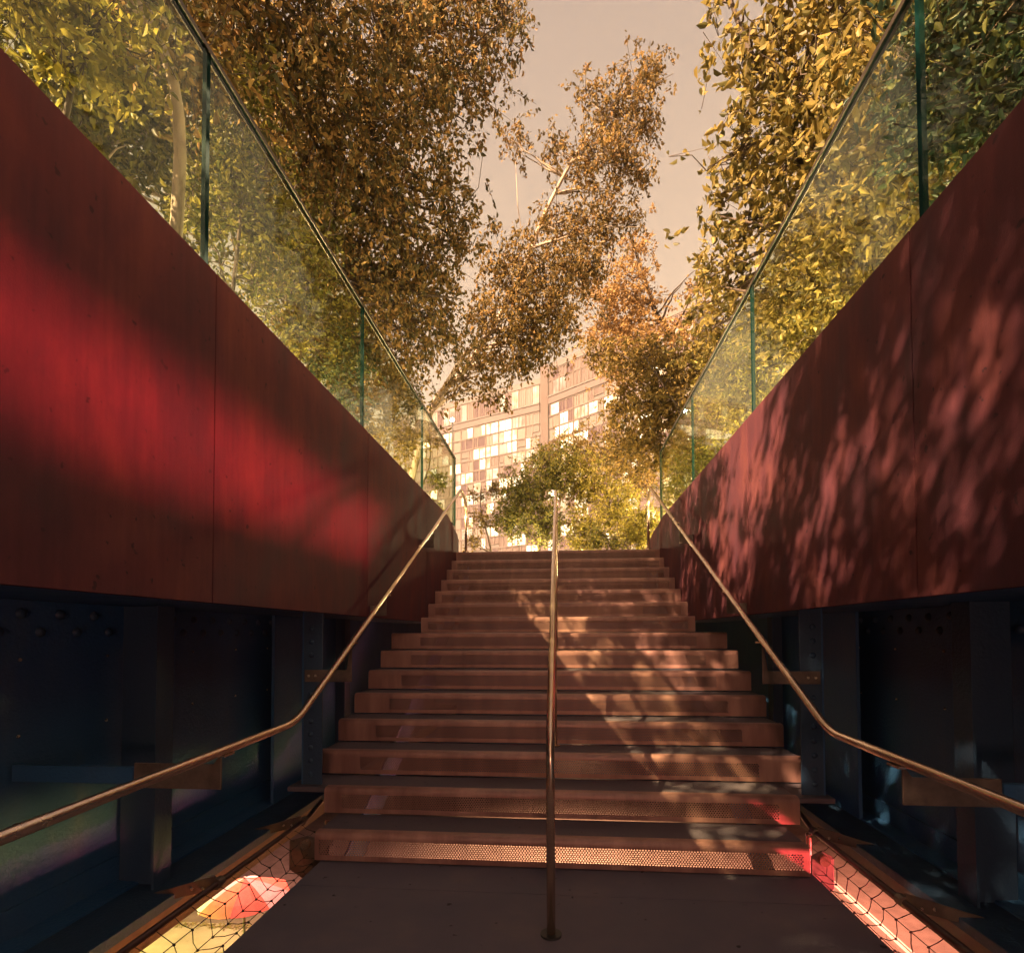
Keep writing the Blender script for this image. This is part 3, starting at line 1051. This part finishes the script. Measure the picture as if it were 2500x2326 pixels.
# flood lamp on the hotel front
fp = at(878, 815, 120.0)
fl_ = thing('flood_lamp', tuple(fp), 'cold white flood lamp shining in front of the hotel, left of centre', 'lamp')
MB().dome((fp[0], fp[1], fp[2]), (0, -1, 0), 0.42, 0.34, 12).build('lens', 'flood_glow', fl_)
MB().tube([(fp[0], fp[1] + 0.01, fp[2]), (fp[0], fp[1] + 0.6, fp[2])], [0.5, 0.35], 12).build('housing', 'lamp_housing', fl_)
MB().tube([(fp[0], fp[1] + 0.4, fp[2] - 0.45), (fp[0], fp[1] + 0.4, -6.0)], 0.16, 8).build('mast', 'lamp_housing', fl_)


# ------------------------------------------------------------------ trees, shrubs, grasses
def leaf_arrays(pos, dirs, length, width, seed):
    """each leaf: a folded four-point blade; returns verts and two triangles per leaf"""
    rng = np.random.default_rng(seed)
    n = len(pos)
    d = dirs / (np.linalg.norm(dirs, axis=1, keepdims=True) + 1e-9)
    h = rng.normal(size=(n, 3))
    sde = np.cross(d, h)
    sde /= (np.linalg.norm(sde, axis=1, keepdims=True) + 1e-9)
    nrm = np.cross(sde, d)
    ln = length * (0.45 + 0.95 * rng.beta(2, 2, (n, 1)))
    wd = ln * width * rng.uniform(0.8, 1.2, (n, 1))
    fold = wd * rng.uniform(0.1, 0.5, (n, 1))
    a = pos
    p1 = pos + d * ln * 0.28
    p2 = pos + d * ln * 0.66 - nrm * ln * rng.uniform(0.0, 0.10, (n, 1))
    l1, r1 = p1 - sde * wd * 0.46 + nrm * fold, p1 + sde * wd * 0.46 + nrm * fold
    l2, r2 = p2 - sde * wd * 0.40 + nrm * fold, p2 + sde * wd * 0.40 + nrm * fold
    t_ = pos + d * ln - nrm * ln * rng.uniform(0.0, 0.32, (n, 1))
    V = np.stack([a, l1, l2, t_, r2, r1], axis=1).reshape(-1, 3)
    i = np.arange(n) * 6
    F = np.stack([np.stack([i, i + 2, i + 1], 1), np.stack([i, i + 3, i + 2], 1), np.stack([i, i + 4, i + 3], 1), np.stack([i, i + 5, i + 4], 1)], 1).reshape(-1, 3)
    return V, F


def tri_mesh(name, V, F, material, parent):
    me = bpy.data.meshes.new(name)
    me.vertices.add(len(V))
    me.vertices.foreach_set('co', V.astype(np.float32).ravel())
    me.loops.add(F.size)
    me.loops.foreach_set('vertex_index', F.astype(np.int32).ravel())
    me.polygons.add(len(F))
    me.polygons.foreach_set('loop_start', np.arange(0, F.size, 3, dtype=np.int32))
    me.materials.append(MATS[material])
    me.update(calc_edges=True)
    return link(name, me, parent)


SEED = [100]


def tree(name, label, cat, trunk, trad, blobs, leaf, lmat, bark, cover=2.0, width=0.5, droop=0.5, group=None,
         twig_len=0.26, per=14, limbs=2, extra_limbs=()):
    """trunk: world points; blobs: (centre, radius[, squash]) leaf masses carried by limbs; leaf: leaf length"""
    SEED[0] += 1
    rng = np.random.default_rng(SEED[0])
    rr = random.Random(SEED[0])
    trunk = [np.array(p, float) for p in trunk]
    t = thing(name, tuple(trunk[0]), label, cat, group)
    wood = MB()
    # smooth trunk
    pts = []
    for i in range(len(trunk) - 1):
        for k in range(4):
            f = k / 4
            p0, p1, p2, p3 = trunk[max(i - 1, 0)], trunk[i], trunk[i + 1], trunk[min(i + 2, len(trunk) - 1)]
            pts.append(0.5 * ((2 * p1) + (-p0 + p2) * f + (2 * p0 - 5 * p1 + 4 * p2 - p3) * f * f + (-p0 + 3 * p1 - 3 * p2 + p3) * f ** 3))
    pts.append(trunk[-1])
    npt = len(pts)
    rads = [trad * (1 - 0.80 * i / (npt - 1)) for i in range(npt)]
    wood.tube(pts, rads, 9)
    for lim in extra_limbs:
        wood.tube(lim[0], lim[1], 7)
    LP, LD = [], []
    twigs = MB()
    for bl in blobs:
        c, r = np.array(bl[0], float), bl[1]
        sq = bl[2] if len(bl) > 2 else (1, 1, 1)
        sqa = np.array(sq, float)
        dens = bl[3] if len(bl) > 3 else 1.0
        ends = [c] + [c + rng.normal(size=3) * r * 0.45 * sqa for _ in range(limbs)]
        anchors = []
        for e_ in ends:
            # leave the trunk below the target where possible
            best = min(range(npt), key=lambda i: np.linalg.norm(pts[i] - e_) + 0.5 * max(0, pts[i][2] - e_[2] + 0.2))
            s_ = pts[best]
            r0 = min(rads[best] * 0.6, 0.035)
            mid = (s_ + e_) / 2 + rng.normal(size=3) * 0.07 * np.linalg.norm(e_ - s_) + np.array([0, 0, 0.06])
            path = [(1 - f) ** 2 * s_ + 2 * f * (1 - f) * mid + f * f * e_ for f in np.linspace(0, 1, 7)]
            path = [p + (rng.normal(size=3) * 0.012 if 0 < i < 6 else 0) for i, p in enumerate(path)]
            wood.tube(path, [max(0.004, r0 * (1 - 0.85 * i / 6)) for i in range(7)], 6)
            anchors += path[3:]
        nleaf = int(dens * cover * math.pi * r * r * (sqa[0] * sqa[2]) / (0.5 * width * leaf * leaf))
        ntw = max(4, nleaf // per)
        q = rng.normal(size=(ntw, 3))
        q /= np.linalg.norm(q, axis=1, keepdims=True)
        rad_ = rng.uniform(0.05, 1.0, (ntw, 1)) ** 0.45 * (1 + 0.22 * rng.normal(size=(ntw, 1)))
        tip = c + q * rad_ * r * sqa
        for i in range(ntw):
            od = tip[i] - c
            od = od / (np.linalg.norm(od) + 1e-6)
            dr = od * 0.6 + np.array([0, 0, -droop]) + rng.normal(size=3) * 0.45
            dr /= np.linalg.norm(dr)
            L = twig_len * rr.uniform(0.6, 1.3)
            st = tip[i] - dr * L
            if rr.random() < 0.30:
                an = min(anchors, key=lambda p: np.linalg.norm(p - st))
                md = (an + st) / 2 + rng.normal(size=3) * 0.03
                twigs.tube([an, md, st, tip[i]], [0.005, 0.004, 0.0032, 0.0012], 3, cap=False)
            elif rr.random() < 0.5:
                twigs.tube([st, tip[i]], [0.003, 0.0012], 3, cap=False)
            k = max(3, int(per * rr.uniform(0.6, 1.4)))
            f = rng.uniform(0.0, 1.05, (k, 1))
            LP.append(st + dr * L * f + rng.normal(size=(k, 3)) * 0.022)
            ld = dr * 0.5 + np.array([0, 0, -droop * 0.8]) + rng.normal(size=(k, 3)) * 0.75
            LD.append(ld)
    wood.build('trunk', bark, t, smooth=True)
    if twigs.v:
        twigs.build('twigs', 'dark_bark', t)['kind'] = 'stuff'
    V, F = leaf_arrays(np.concatenate(LP), np.concatenate(LD), leaf, width, SEED[0])
    cr_ = tri_mesh('crown', V, F, lmat, t)
    cr_['kind'] = 'stuff'
    return t


def A(u, v, y, r, sq=(1, 1, 1), dn=1.0):
    return (at(u, v, y), r, sq, dn)


# near left birch: pale trunk behind the glass, crown above the frame that dapples the right wall
tree('birch_tree', 'birch with a pale leaning trunk seen through the first pane of the left balustrade', 'tree',
     [(-2.02, 2.62, 2.3), at(350, 300, 2.55), at(305, 70, 2.5), (-2.25, 2.4, 4.6), (-2.35, 2.3, 5.6), (-2.3, 2.2, 6.4)], 0.034,
     [A(390, 130, 2.9, 0.42), A(250, 60, 2.5, 0.35, (1, 1, 1), 0.6), ((-2.1, 2.1, 5.3), 0.75), ((-2.4, 2.8, 6.2), 0.8), ((-1.5, 2.4, 5.6), 0.5)],
     0.060, 'leaf_brown', 'birch_bark', cover=1.5, droop=0.7, limbs=1)
tree('broadleaf_tree', 'tree left of the picture whose leaves dapple the right wall and the steps', 'tree',
     [(-3.7, -1.6, 2.3), (-3.5, -1.5, 3.6), (-3.2, -1.2, 4.8), (-3.0, -0.8, 5.8), (-2.9, -0.5, 6.8)], 0.10,
     [(c_, r_, (1, 1.15, 0.75), d_) for c_, r_, d_ in (
         ((-2.4, 0.6, 5.3), 0.8, 0.75), ((-1.7, 0.9, 4.9), 0.6, 0.75), ((-3.2, 1.4, 6.4), 0.95, 0.75), ((-2.6, -0.8, 5.4), 0.9, 0.75),
         ((-1.8, -0.4, 4.8), 0.65, 0.75), ((-3.3, -1.6, 5.6), 0.95, 0.75), ((-2.2, -2.0, 5.2), 0.85, 0.75), ((-2.9, -3.0, 5.6), 0.95, 0.75), ((-1.7, -1.3, 5.0), 0.6, 0.75),
         ((-1.5, 0.3, 5.6), 0.6, 0.75), ((-3.3, -0.2, 6.2), 0.9, 0.75), ((-1.5, -2.0, 6.0), 0.75, 1.0), ((-1.2, -3.0, 5.5), 0.7, 1.0), ((-2.4, -3.6, 6.6), 0.9, 1.0),
         ((-1.0, -2.2, 5.2), 0.5, 1.0), ((-1.6, -1.0, 6.0), 0.6, 0.8), ((-2.2, -1.6, 6.8), 0.8, 0.8), ((-1.3, -0.2, 5.8), 0.55, 0.7), ((-2.0, -0.4, 6.7), 0.7, 0.8), ((-1.1, -1.5, 5.6), 0.5, 0.8), ((-1.9, -4.2, 6.2), 0.8, 1.0),
         ((-2.6, -0.8, 4.2), 0.7, 0.5), ((-3.2, -1.5, 4.9), 0.8, 0.35), ((-2.4, -2.0, 4.3), 0.7, 0.5), ((-3.0, 0.4, 4.6), 0.7, 0.5), ((-3.6, -2.6, 5.0), 0.8, 0.35))],
     0.066, 'leaf_brown', 'dark_bark', cover=2.5, droop=0.7, limbs=1)
tree('broadleaf_tree', 'big dense brownish tree leaning over the left balustrade at upper left', 'tree',
     [(-2.7, 4.9, 2.3), (-2.55, 4.9, 3.4), (-2.2, 4.8, 4.5), (-1.8, 4.8, 5.6), (-1.5, 4.9, 6.6), (-1.3, 5.0, 7.4)], 0.085,
     [A(490, 60, 3.5, 0.55), A(600, 90, 3.8, 0.75), A(740, 70, 4.3, 0.85), A(880, 40, 4.9, 0.75), A(985, 40, 5.1, 0.36, (0.8, 0.8, 1.3), 0.8),
      A(600, 260, 4.1, 0.70), A(720, 260, 4.6, 0.80), A(850, 200, 5.0, 0.55, (1, 1, 1), 0.9), A(640, 400, 4.4, 0.60), A(760, 430, 5.0, 0.75),
      A(860, 390, 5.4, 0.40), A(740, 560, 5.2, 0.65), A(840, 530, 5.6, 0.55), A(800, 650, 5.8, 0.60), A(860, 650, 6.2, 0.40, (1, 1, 1), 0.8),
      A(900, 470, 5.8, 0.32, (1, 1, 1), 0.7), A(780, 700, 6.0, 0.45, (1, 1, 1), 0.8), A(930, 140, 5.1, 0.36, (0.8, 0.8, 1.3), 0.6)],
     0.052, 'leaf_brown', 'dark_bark', cover=1.15, droop=0.8)
tree('birch_tree', 'leaning golden-brown birch with its pale limb in the centre against the sky', 'tree',
     [(-2.3, 7.5, 2.3), at(835, 800, 7.4), at(905, 715, 7.3), at(1000, 560, 7.2), at(1060, 410, 7.2), at(1128, 285, 7.2), at(1200, 190, 7.4)], 0.055,
     [A(1245, 165, 7.5, 0.36, (1, 1, 1.2), 0.8), A(1195, 220, 7.4, 0.50), A(1272, 140, 7.6, 0.28, (1, 1, 1), 0.7), A(1250, 250, 7.4, 0.34, (1, 1, 1), 0.8), A(1235, 340, 7.3, 0.30, (1, 1, 1), 0.8), A(1140, 190, 7.3, 0.28, (1, 1, 1), 0.6), A(1160, 330, 7.2, 0.55), A(1210, 310, 7.3, 0.36),
      A(1000, 290, 7.2, 0.22, (0.9, 1, 1.7), 0.9), A(1075, 300, 7.2, 0.26, (1, 1, 1.2), 0.7), A(1080, 440, 7.1, 0.45, (1, 1, 1), 0.7),
      A(1170, 440, 7.2, 0.42), A(1225, 440, 7.2, 0.24, (1.3, 1, 0.7), 0.8), A(990, 540, 6.9, 0.52), A(1080, 540, 7.0, 0.62), A(1140, 530, 7.1, 0.40),
      A(940, 620, 6.7, 0.45, (1, 1, 1), 0.8), A(1010, 640, 6.8, 0.55), A(1080, 640, 6.9, 0.45), A(1000, 720, 6.9, 0.40, (1.2, 1, 0.7), 0.7), A(930, 720, 6.7, 0.35, (1, 1, 1), 0.7), A(890, 760, 6.9, 0.26, (1, 1, 1), 0.6), A(960, 775, 6.9, 0.28, (1.3, 1, 0.6), 0.6), A(1040, 700, 6.9, 0.3, (1, 1, 1), .7)],
     0.054, 'leaf_gold', 'birch_bark', cover=1.35, droop=0.9,
     extra_limbs=[([at(835, 800, 7.4), at(900, 690, 6.9), at(960, 640, 6.8)], [0.04, 0.03, 0.012]),
                  ([at(1020, 500, 7.2), at(1005, 400, 7.2), at(1000, 300, 7.2)], [0.008, 0.006, 0.003])])
tree('broadleaf_tree', 'olive tree with large separate leaves overhanging the right balustrade', 'tree',
     [(2.1, 4.3, 2.3), at(1620, 430, 3.95), at(1570, 330, 3.85), at(1510, 190, 3.8), at(1450, 90, 3.85), at(1400, -60, 3.9)], 0.050,
     [A(1385, 20, 3.9, 0.16, (1, 1, 1), 0.6), A(1430, 110, 3.8, 0.24, (1, 1, 1), 0.6), A(1490, 60, 3.7, 0.28), A(1560, 50, 3.6, 0.38), A(1640, 30, 3.4, 0.45), A(1440, 200, 3.9, 0.22, (1, 1, 1), 0.6),
      A(1510, 190, 3.7, 0.36), A(1590, 180, 3.5, 0.36), A(1395, 320, 4.2, 0.18, (1, 1, 1), 0.6), A(1450, 310, 4.1, 0.32), A(1530, 320, 3.8, 0.36), A(1390, 410, 4.5, 0.26, (1, 1, 1), 0.6),
      A(1450, 440, 4.4, 0.36), A(1365, 520, 4.9, 0.24, (1, 1, 1), 0.6), A(1420, 560, 4.8, 0.36), A(1350, 600, 5.4, 0.22, (1, 1, 1), 0.6), A(1400, 650, 5.4, 0.30), A(1350, 690, 6.2, 0.30),
      A(1600, 330, 3.6, 0.40), A(1540, 480, 4.1, 0.40), A(1660, 220, 3.2, 0.36), A(1500, 620, 4.7, 0.36), A(1440, 740, 5.6, 0.34)],
     0.066, 'leaf_olive', 'dark_bark', cover=1.1, width=0.52, droop=0.15, per=9, twig_len=0.22,
     extra_limbs=[([at(1570, 330, 3.85), at(1490, 440, 4.1), at(1400, 420, 4.4)], [0.02, 0.013, 0.005])])
tree('broadleaf_tree', 'pale peach-lit wispy tree against the sky right of centre', 'tree',
     [(2.6, 12.0, 2.3), at(1310, 700, 11.5), at(1275, 610, 11.3), at(1245, 520, 11.2), at(1220, 450, 11.2)], 0.07,
     [A(1230, 490, 11.2, 0.50, (1, 1, 1), 0.8), A(1190, 560, 11.0, 0.70, (1, 1, 1), 0.9), A(1240, 580, 11.0, 0.60), A(1170, 640, 11.0, 0.75), A(1230, 660, 11.0, 0.70),
      A(1290, 650, 10.6, 0.50, (1, 1, 1), 0.7), A(1330, 650, 10.4, 0.45, (1, 1, 0.7), 0.8), A(1350, 570, 10.4, 0.35, (1, 1, 1), 0.6), A(1200, 720, 10.8, 0.6, (1, 1, 1), 0.7)],
     0.072, 'leaf_peach', 'dark_bark', cover=1.2, droop=0.2)
tree('broadleaf_tree', 'amber tree with dark slanting branches in front of the right end of the hotel', 'tree',
     [(2.6, 8.9, 2.3), at(1360, 880, 8.7), at(1300, 800, 8.6), at(1260, 730, 8.5), at(1210, 690, 8.5)], 0.065,
     [A(1190, 700, 8.6, 0.36, (1, 1, 1), 0.8), A(1250, 700, 8.5, 0.50), A(1310, 730, 8.4, 0.58), A(1270, 800, 8.5, 0.60), A(1200, 790, 8.7, 0.40, (1, 1, 1), 0.8), A(1340, 790, 8.2, 0.5),
      A(1370, 700, 8.2, 0.40), A(1220, 870, 8.9, 0.55), A(1300, 880, 8.6, 0.55), A(1150, 690, 8.6, 0.24, (1, 1, 1), 0.6)],
     0.065, 'leaf_amber', 'dark_bark', cover=1.9, droop=0.2,
     extra_limbs=[([at(1360, 880, 8.7), at(1310, 780, 8.1), at(1250, 690, 8.0)], [0.03, 0.02, 0.008])])


def shrub(label, base, blobs, leaf, lmat, cover=1.8, width=0.45, droop=0.1, trad=0.022, bark='dark_bark', per=14):
    b = np.array(base, float)
    c = np.mean([np.array(x[0]) for x in blobs], axis=0)
    top = max(x[0][2] for x in blobs)
    tr_ = [b, b * 0.6 + c * 0.4 + np.array([0.05, 0, 0]), c, np.array([c[0], c[1], max(c[2] + 0.1, top)])]
    tr_[1][2] = b[2] * 0.6 + c[2] * 0.4
    return tree('shrub', label, 'shrub', tr_, trad, blobs, leaf, lmat, bark, cover=cover, width=width, droop=droop, twig_len=0.2, per=per)


ZG0 = 2.36
# behind the left balustrade, near to far
shrub('yellow-green shrub behind the first left pane, at the top left corner', (-2.35, 2.1, ZG0),
      [A(60, 40, 2.1, 0.26), A(170, 40, 2.2, 0.30), A(120, 130, 2.15, 0.2, (1, 1, 1), 0.6), A(260, 130, 2.4, 0.26, (1, 1, 1), 0.6)], 0.05, 'leaf_lime', cover=1.3)
shrub('olive shrub behind the second left pane beside the joint', (-2.4, 3.5, ZG0),
      [A(460, 330, 3.5, 0.36), A(520, 440, 3.8, 0.40), A(460, 200, 3.4, 0.36, (1, 1, 1), 0.7), A(500, 560, 3.9, 0.3, (1, 1, 1), 0.8), A(390, 420, 3.0, 0.28, (1, 1, 1), 0.7)], 0.045, 'leaf_green', cover=1.5)
shrub('tall mixed green shrub in the middle of the second left pane', (-2.5, 4.6, ZG0),
      [A(590, 520, 4.4, 0.42), A(560, 640, 4.4, 0.34), A(640, 640, 4.9, 0.40), A(600, 420, 4.3, 0.36)], 0.045, 'leaf_green', cover=1.5)
shrub('dark green dense bush behind the second left pane near the far joint', (-2.5, 5.4, ZG0),
      [A(640, 700, 5.0, 0.36), A(680, 770, 5.5, 0.30), A(700, 690, 5.6, 0.26)], 0.042, 'leaf_deep', cover=1.9)
shrub('lit yellow shrub behind the third left pane', (-2.6, 7.0, ZG0),
      [A(760, 760, 6.4, 0.40), A(790, 860, 6.8, 0.36), A(740, 840, 6.2, 0.24, (1, 1, 1), 0.8)], 0.045, 'leaf_amber', cover=1.2)
shrub('hanging leafy sprig shrub at the joint of the last left pane', (-2.3, 7.2, ZG0),
      [A(800, 790, 6.9, 0.24, (0.8, 1, 1.3)), A(850, 930, 7.6, 0.20, (1, 1, 1), 0.8), A(845, 985, 7.9, 0.14)], 0.05, 'leaf_green', cover=1.4)
# behind the right balustrade
shrub('dark teal-green bush behind the nearest right pane at the top right corner', (2.0, 2.3, ZG0),
      [A(1860, 60, 2.3, 0.30), A(1940, 60, 2.2, 0.32), A(1920, 190, 2.15, 0.26), A(1850, 260, 2.35, 0.25), A(1830, 160, 2.5, 0.3), A(1980, 40, 2.3, .3)], 0.042, 'leaf_deep', cover=2.2)
shrub('olive shrub behind the right joint post of the near panes', (2.1, 3.0, ZG0),
      [A(1740, 80, 2.9, 0.36), A(1720, 220, 2.9, 0.34), A(1780, 330, 2.6, 0.22), A(1690, 350, 3.1, 0.34), A(1800, 80, 2.6, 0.3)], 0.06, 'leaf_olive', cover=1.9)
shrub('golden-lit shrub with dark stems behind the middle right pane', (2.1, 3.9, ZG0),
      [A(1640, 440, 3.5, 0.34), A(1600, 560, 3.9, 0.34), A(1650, 550, 3.5, 0.24), A(1540, 600, 4.3, 0.34), A(1560, 690, 4.3, 0.24), A(1700, 450, 3.2, 0.22)], 0.05, 'leaf_olive', cover=1.8)
shrub('yellow-lit shrub behind the third right pane', (2.2, 5.6, ZG0),
      [A(1480, 680, 5.0, 0.36), A(1430, 800, 5.9, 0.36), A(1490, 770, 5.2, 0.26), A(1400, 740, 6.2, 0.34)], 0.045, 'leaf_lime', cover=1.4)
shrub('low green shrub behind the last right pane', (2.0, 7.6, ZG0),
      [A(1330, 920, 7.8, 0.26), A(1370, 900, 7.4, 0.28), A(1310, 960, 8.2, 0.26), A(1390, 830, 7.2, .26, (1, 1, 1), .7)], 0.045, 'leaf_green', cover=1.6)
# beyond the top of the stairs
shrub('dark green rounded bush behind the centre handrail at the head of the stairs', (-0.4, 10.0, 2.30),
      [A(1020, 960, 9.8, 0.55), A(1070, 920, 10.0, 0.55), A(990, 1010, 9.6, 0.36), A(1060, 1020, 9.6, 0.45)], 0.05, 'leaf_green', cover=2.6, trad=0.03)
shrub('yellow-green bush right of the centre handrail at the head of the stairs', (1.0, 10.4, 2.30),
      [A(1140, 940, 10.2, 0.60), A(1200, 990, 9.8, 0.55), A(1140, 1030, 9.6, 0.42), A(1240, 1040, 9.4, 0.36)], 0.05, 'leaf_lime', cover=2.4, trad=0.03)
shrub('tall amber bush behind the yellow-green bush in front of the hotel', (0.8, 12.0, 2.30),
      [A(1120, 880, 11.8, 0.65), A(1190, 890, 11.8, 0.65), A(1240, 930, 11.4, 0.6), A(1060, 890, 11.8, 0.45, (1, 1, 1), 0.8)], 0.055, 'leaf_amber', cover=1.6, trad=0.035)
shrub('thin olive bush beside the left handrail loop in front of lit windows', (-1.2, 9.6, 2.30),
      [A(940, 1010, 9.5, 0.34, (1, 1, 1), 0.7), A(920, 960, 9.7, 0.22, (1, 1, 1), 0.5), A(960, 950, 9.8, 0.28, (1, 1, 1), 0.6), A(915, 1050, 9.2, 0.22, (1, 1, 1), 0.7)], 0.05, 'leaf_amber', cover=1.2)
shrub('small bright green bush at the top step right of centre', (0.7, 9.4, 2.30),
      [A(1160, 1045, 9.3, 0.26), A(1195, 1055, 9.3, 0.2)], 0.045, 'leaf_green', cover=2.2)
shrub('low yellow ground shrub along the top step right end', (1.2, 9.3, 2.30),
      [A(1225, 1040, 9.2, 0.30), A(1255, 1010, 9.2, 0.28), A(1120, 1055, 9.3, 0.22)], 0.045, 'leaf_lime', cover=1.8)


# trees further back on both sides of the garden
tree('broadleaf_tree', 'tall olive background tree filling the first two left panes', 'tree',
     [(-4.6, 4.6, 2.3), (-4.5, 4.6, 3.6), (-4.3, 4.5, 5.0), (-4.2, 4.5, 6.4)], 0.09,
     [A(80, 60, 3.9, 0.7), A(230, 110, 4.2, 0.75), A(330, 260, 4.6, 0.6), A(160, 230, 4.1, 0.6), A(350, 70, 4.6, 0.8), A(420, 420, 5.4, 0.6), A(460, 180, 5.0, 0.8), A(520, 340, 5.6, 0.7), A(30, 0, 3.6, 0.6), A(120, -20, 3.8, 0.6), A(270, 10, 4.2, 0.7), A(380, 330, 5.2, 0.6), A(250, 330, 4.6, 0.5)],
     0.070, 'leaf_green', 'birch_bark', cover=1.5, droop=0.3, limbs=3)
tree('broadleaf_tree', 'yellow-lit background tree low behind the second and third left panes', 'tree',
     [(-3.9, 8.2, 2.3), (-3.8, 8.2, 3.2), (-3.6, 8.1, 4.2), (-3.4, 8.0, 5.4)], 0.07,
     [A(560, 560, 7.0, 0.75), A(640, 680, 7.6, 0.75), A(600, 430, 7.0, 0.8), A(700, 600, 8.0, 0.7), A(760, 760, 8.6, 0.6, (1, 1, 1), 0.8), A(700, 800, 8.4, 0.6), A(820, 850, 9.0, 0.45, (1, 1, 1), 0.7)],
     0.085, 'leaf_amber', 'birch_bark', cover=1.2, droop=0.3, limbs=3)
tree('broadleaf_tree', 'tall olive background tree filling the near right panes', 'tree',
     [(4.4, 5.0, 2.3), (4.3, 5.0, 3.6), (4.1, 4.9, 5.0), (3.9, 4.8, 6.2)], 0.09,
     [A(1900, 100, 4.2, 0.7), A(1780, 220, 4.8, 0.75), A(1680, 380, 5.4, 0.7), A(1860, 300, 4.3, 0.5), A(1720, 80, 4.8, 0.8), A(1620, 520, 5.8, 0.6), A(1600, 300, 5.6, 0.7), A(1960, 20, 3.9, 0.6), A(1820, 20, 4.4, 0.7), A(1700, 500, 5.2, 0.5), A(1790, 380, 4.7, .5)],
     0.070, 'leaf_olive', 'dark_bark', cover=1.5, droop=0.3, limbs=3)
tree('broadleaf_tree', 'yellow-lit background tree low behind the third and last right panes', 'tree',
     [(3.6, 9.0, 2.3), (3.5, 9.0, 3.2), (3.3, 8.9, 4.2), (3.1, 8.8, 5.2)], 0.07,
     [A(1540, 640, 7.2, 0.7), A(1470, 760, 8.0, 0.7), A(1480, 640, 7.8, 0.7), A(1400, 820, 8.8, 0.6), A(1400, 720, 8.6, 0.6)],
     0.085, 'leaf_lime', 'dark_bark', cover=1.2, droop=0.3, limbs=3)


def grass_clump(label, base_pts, n, hgt, lean, material, spread=0.12):
    """arching blades, each a narrow folded strip"""
    SEED[0] += 1
    rng = np.random.default_rng(SEED[0])
    V, F = [], []
    c0 = np.mean(base_pts, axis=0)
    t = thing('ornamental_grass', tuple(c0), label, 'grass')
    for i in range(n):
        b = np.array(base_pts[rng.integers(len(base_pts))]) + rng.normal(size=3) * np.array([spread, spread, 0.0])
        b[0] = math.copysign(max(abs(b[0]), 1.52), b[0])
        L = hgt * rng.uniform(0.55, 1.2)
        d = np.array([math.copysign(abs(rng.normal() * 0.4), b[0]) + lean[0], rng.normal() * 0.5 + lean[1], 1.0])
        d /= np.linalg.norm(d)
        h = np.array([d[0], d[1], 0])
        hn = h / (np.linalg.norm(h) + 1e-6)
        sd = np.cross(d, np.array([rng.normal(), rng.normal(), 0.3]))
        sd /= np.linalg.norm(sd)
        k0 = len(V)
        wd = rng.uniform(0.0014, 0.0028)
        arch = rng.uniform(0.2, 0.9)
        for s_ in (0, 0.35, 0.7, 1.0):
            p = b + d * L * s_ + hn * L * arch * s_ ** 2 * 0.6 - np.array([0, 0, L * arch * 0.45 * s_ ** 2.4])
            ww = wd * (1 - 0.8 * s_)
            V += [p - sd * ww, p + sd * ww]
        for s_ in range(3):
            q = k0 + 2 * s_
            F += [[q, q + 1, q + 3], [q, q + 3, q + 2]]
    o = tri_mesh('blades', np.array(V), np.array(F), material, t)
    o['kind'] = 'stuff'
    return t


for lab, (ya, yb), n_, h_, mt in (
        ('blue-green grass tuft leaning on the glass at the left picture edge', (1.25, 1.75), 420, 0.62, 'grass_blue'),
        ('blue-green grass tuft in the middle of the first left pane', (1.65, 2.15), 420, 0.55, 'grass_blue'),
        ('green grass tuft just before the first left glass joint', (2.1, 2.6), 300, 0.42, 'grass_blue'),
        ('straw-coloured grass tuft just beyond the first left glass joint', (2.6, 3.2), 260, 0.40, 'grass_straw')):
    grass_clump(lab, [(-1.72 - 0.1 * (k % 3), ya + (yb - ya) * k / 7, 2.36) for k in range(8)], int(n_ * 1.7), h_ + 0.1, (-0.12, 0.1), mt)
for lab, (ya, yb), n_, h_, mt in (
        ('green grass tuft at the foot of the first right glass joint', (2.0, 2.4), 260, 0.38, 'grass_blue'),
        ('straw-coloured grass tuft behind the middle right pane', (2.6, 3.3), 320, 0.6, 'grass_straw'),
        ('dark grass tuft behind the nearest right pane', (1.5, 1.95), 300, 0.5, 'grass_blue')):
    grass_clump(lab, [(1.58 + 0.1 * (k % 3), ya + (yb - ya) * k / 7, 2.36) for k in range(8)], int(n_ * 1.5), h_ + 0.04, (0.12, 0.1), mt)

# ------------------------------------------------------------------ warm night haze
m = bpy.data.materials.new('haze')
m.use_nodes = True
n = m.node_tree
n.nodes.remove(n.nodes['Principled BSDF'])
pv = n.nodes.new('ShaderNodeVolumePrincipled')
pv.inputs['Color'].default_value = (1.0, 0.90, 0.80, 1)
pv.inputs['Density'].default_value = 0.0011
pv.inputs['Anisotropy'].default_value = 0.0
n.links.new(pv.outputs[0], n.nodes['Material Output'].inputs['Volume'])
MATS['haze'] = m
hz = MB().box(-310, 310, -210, 610, -7.6, 72.0).build('haze', 'haze')
hz['kind'] = 'stuff'
hz['label'] = 'thin warm night haze over the whole place'
hz['category'] = 'haze'
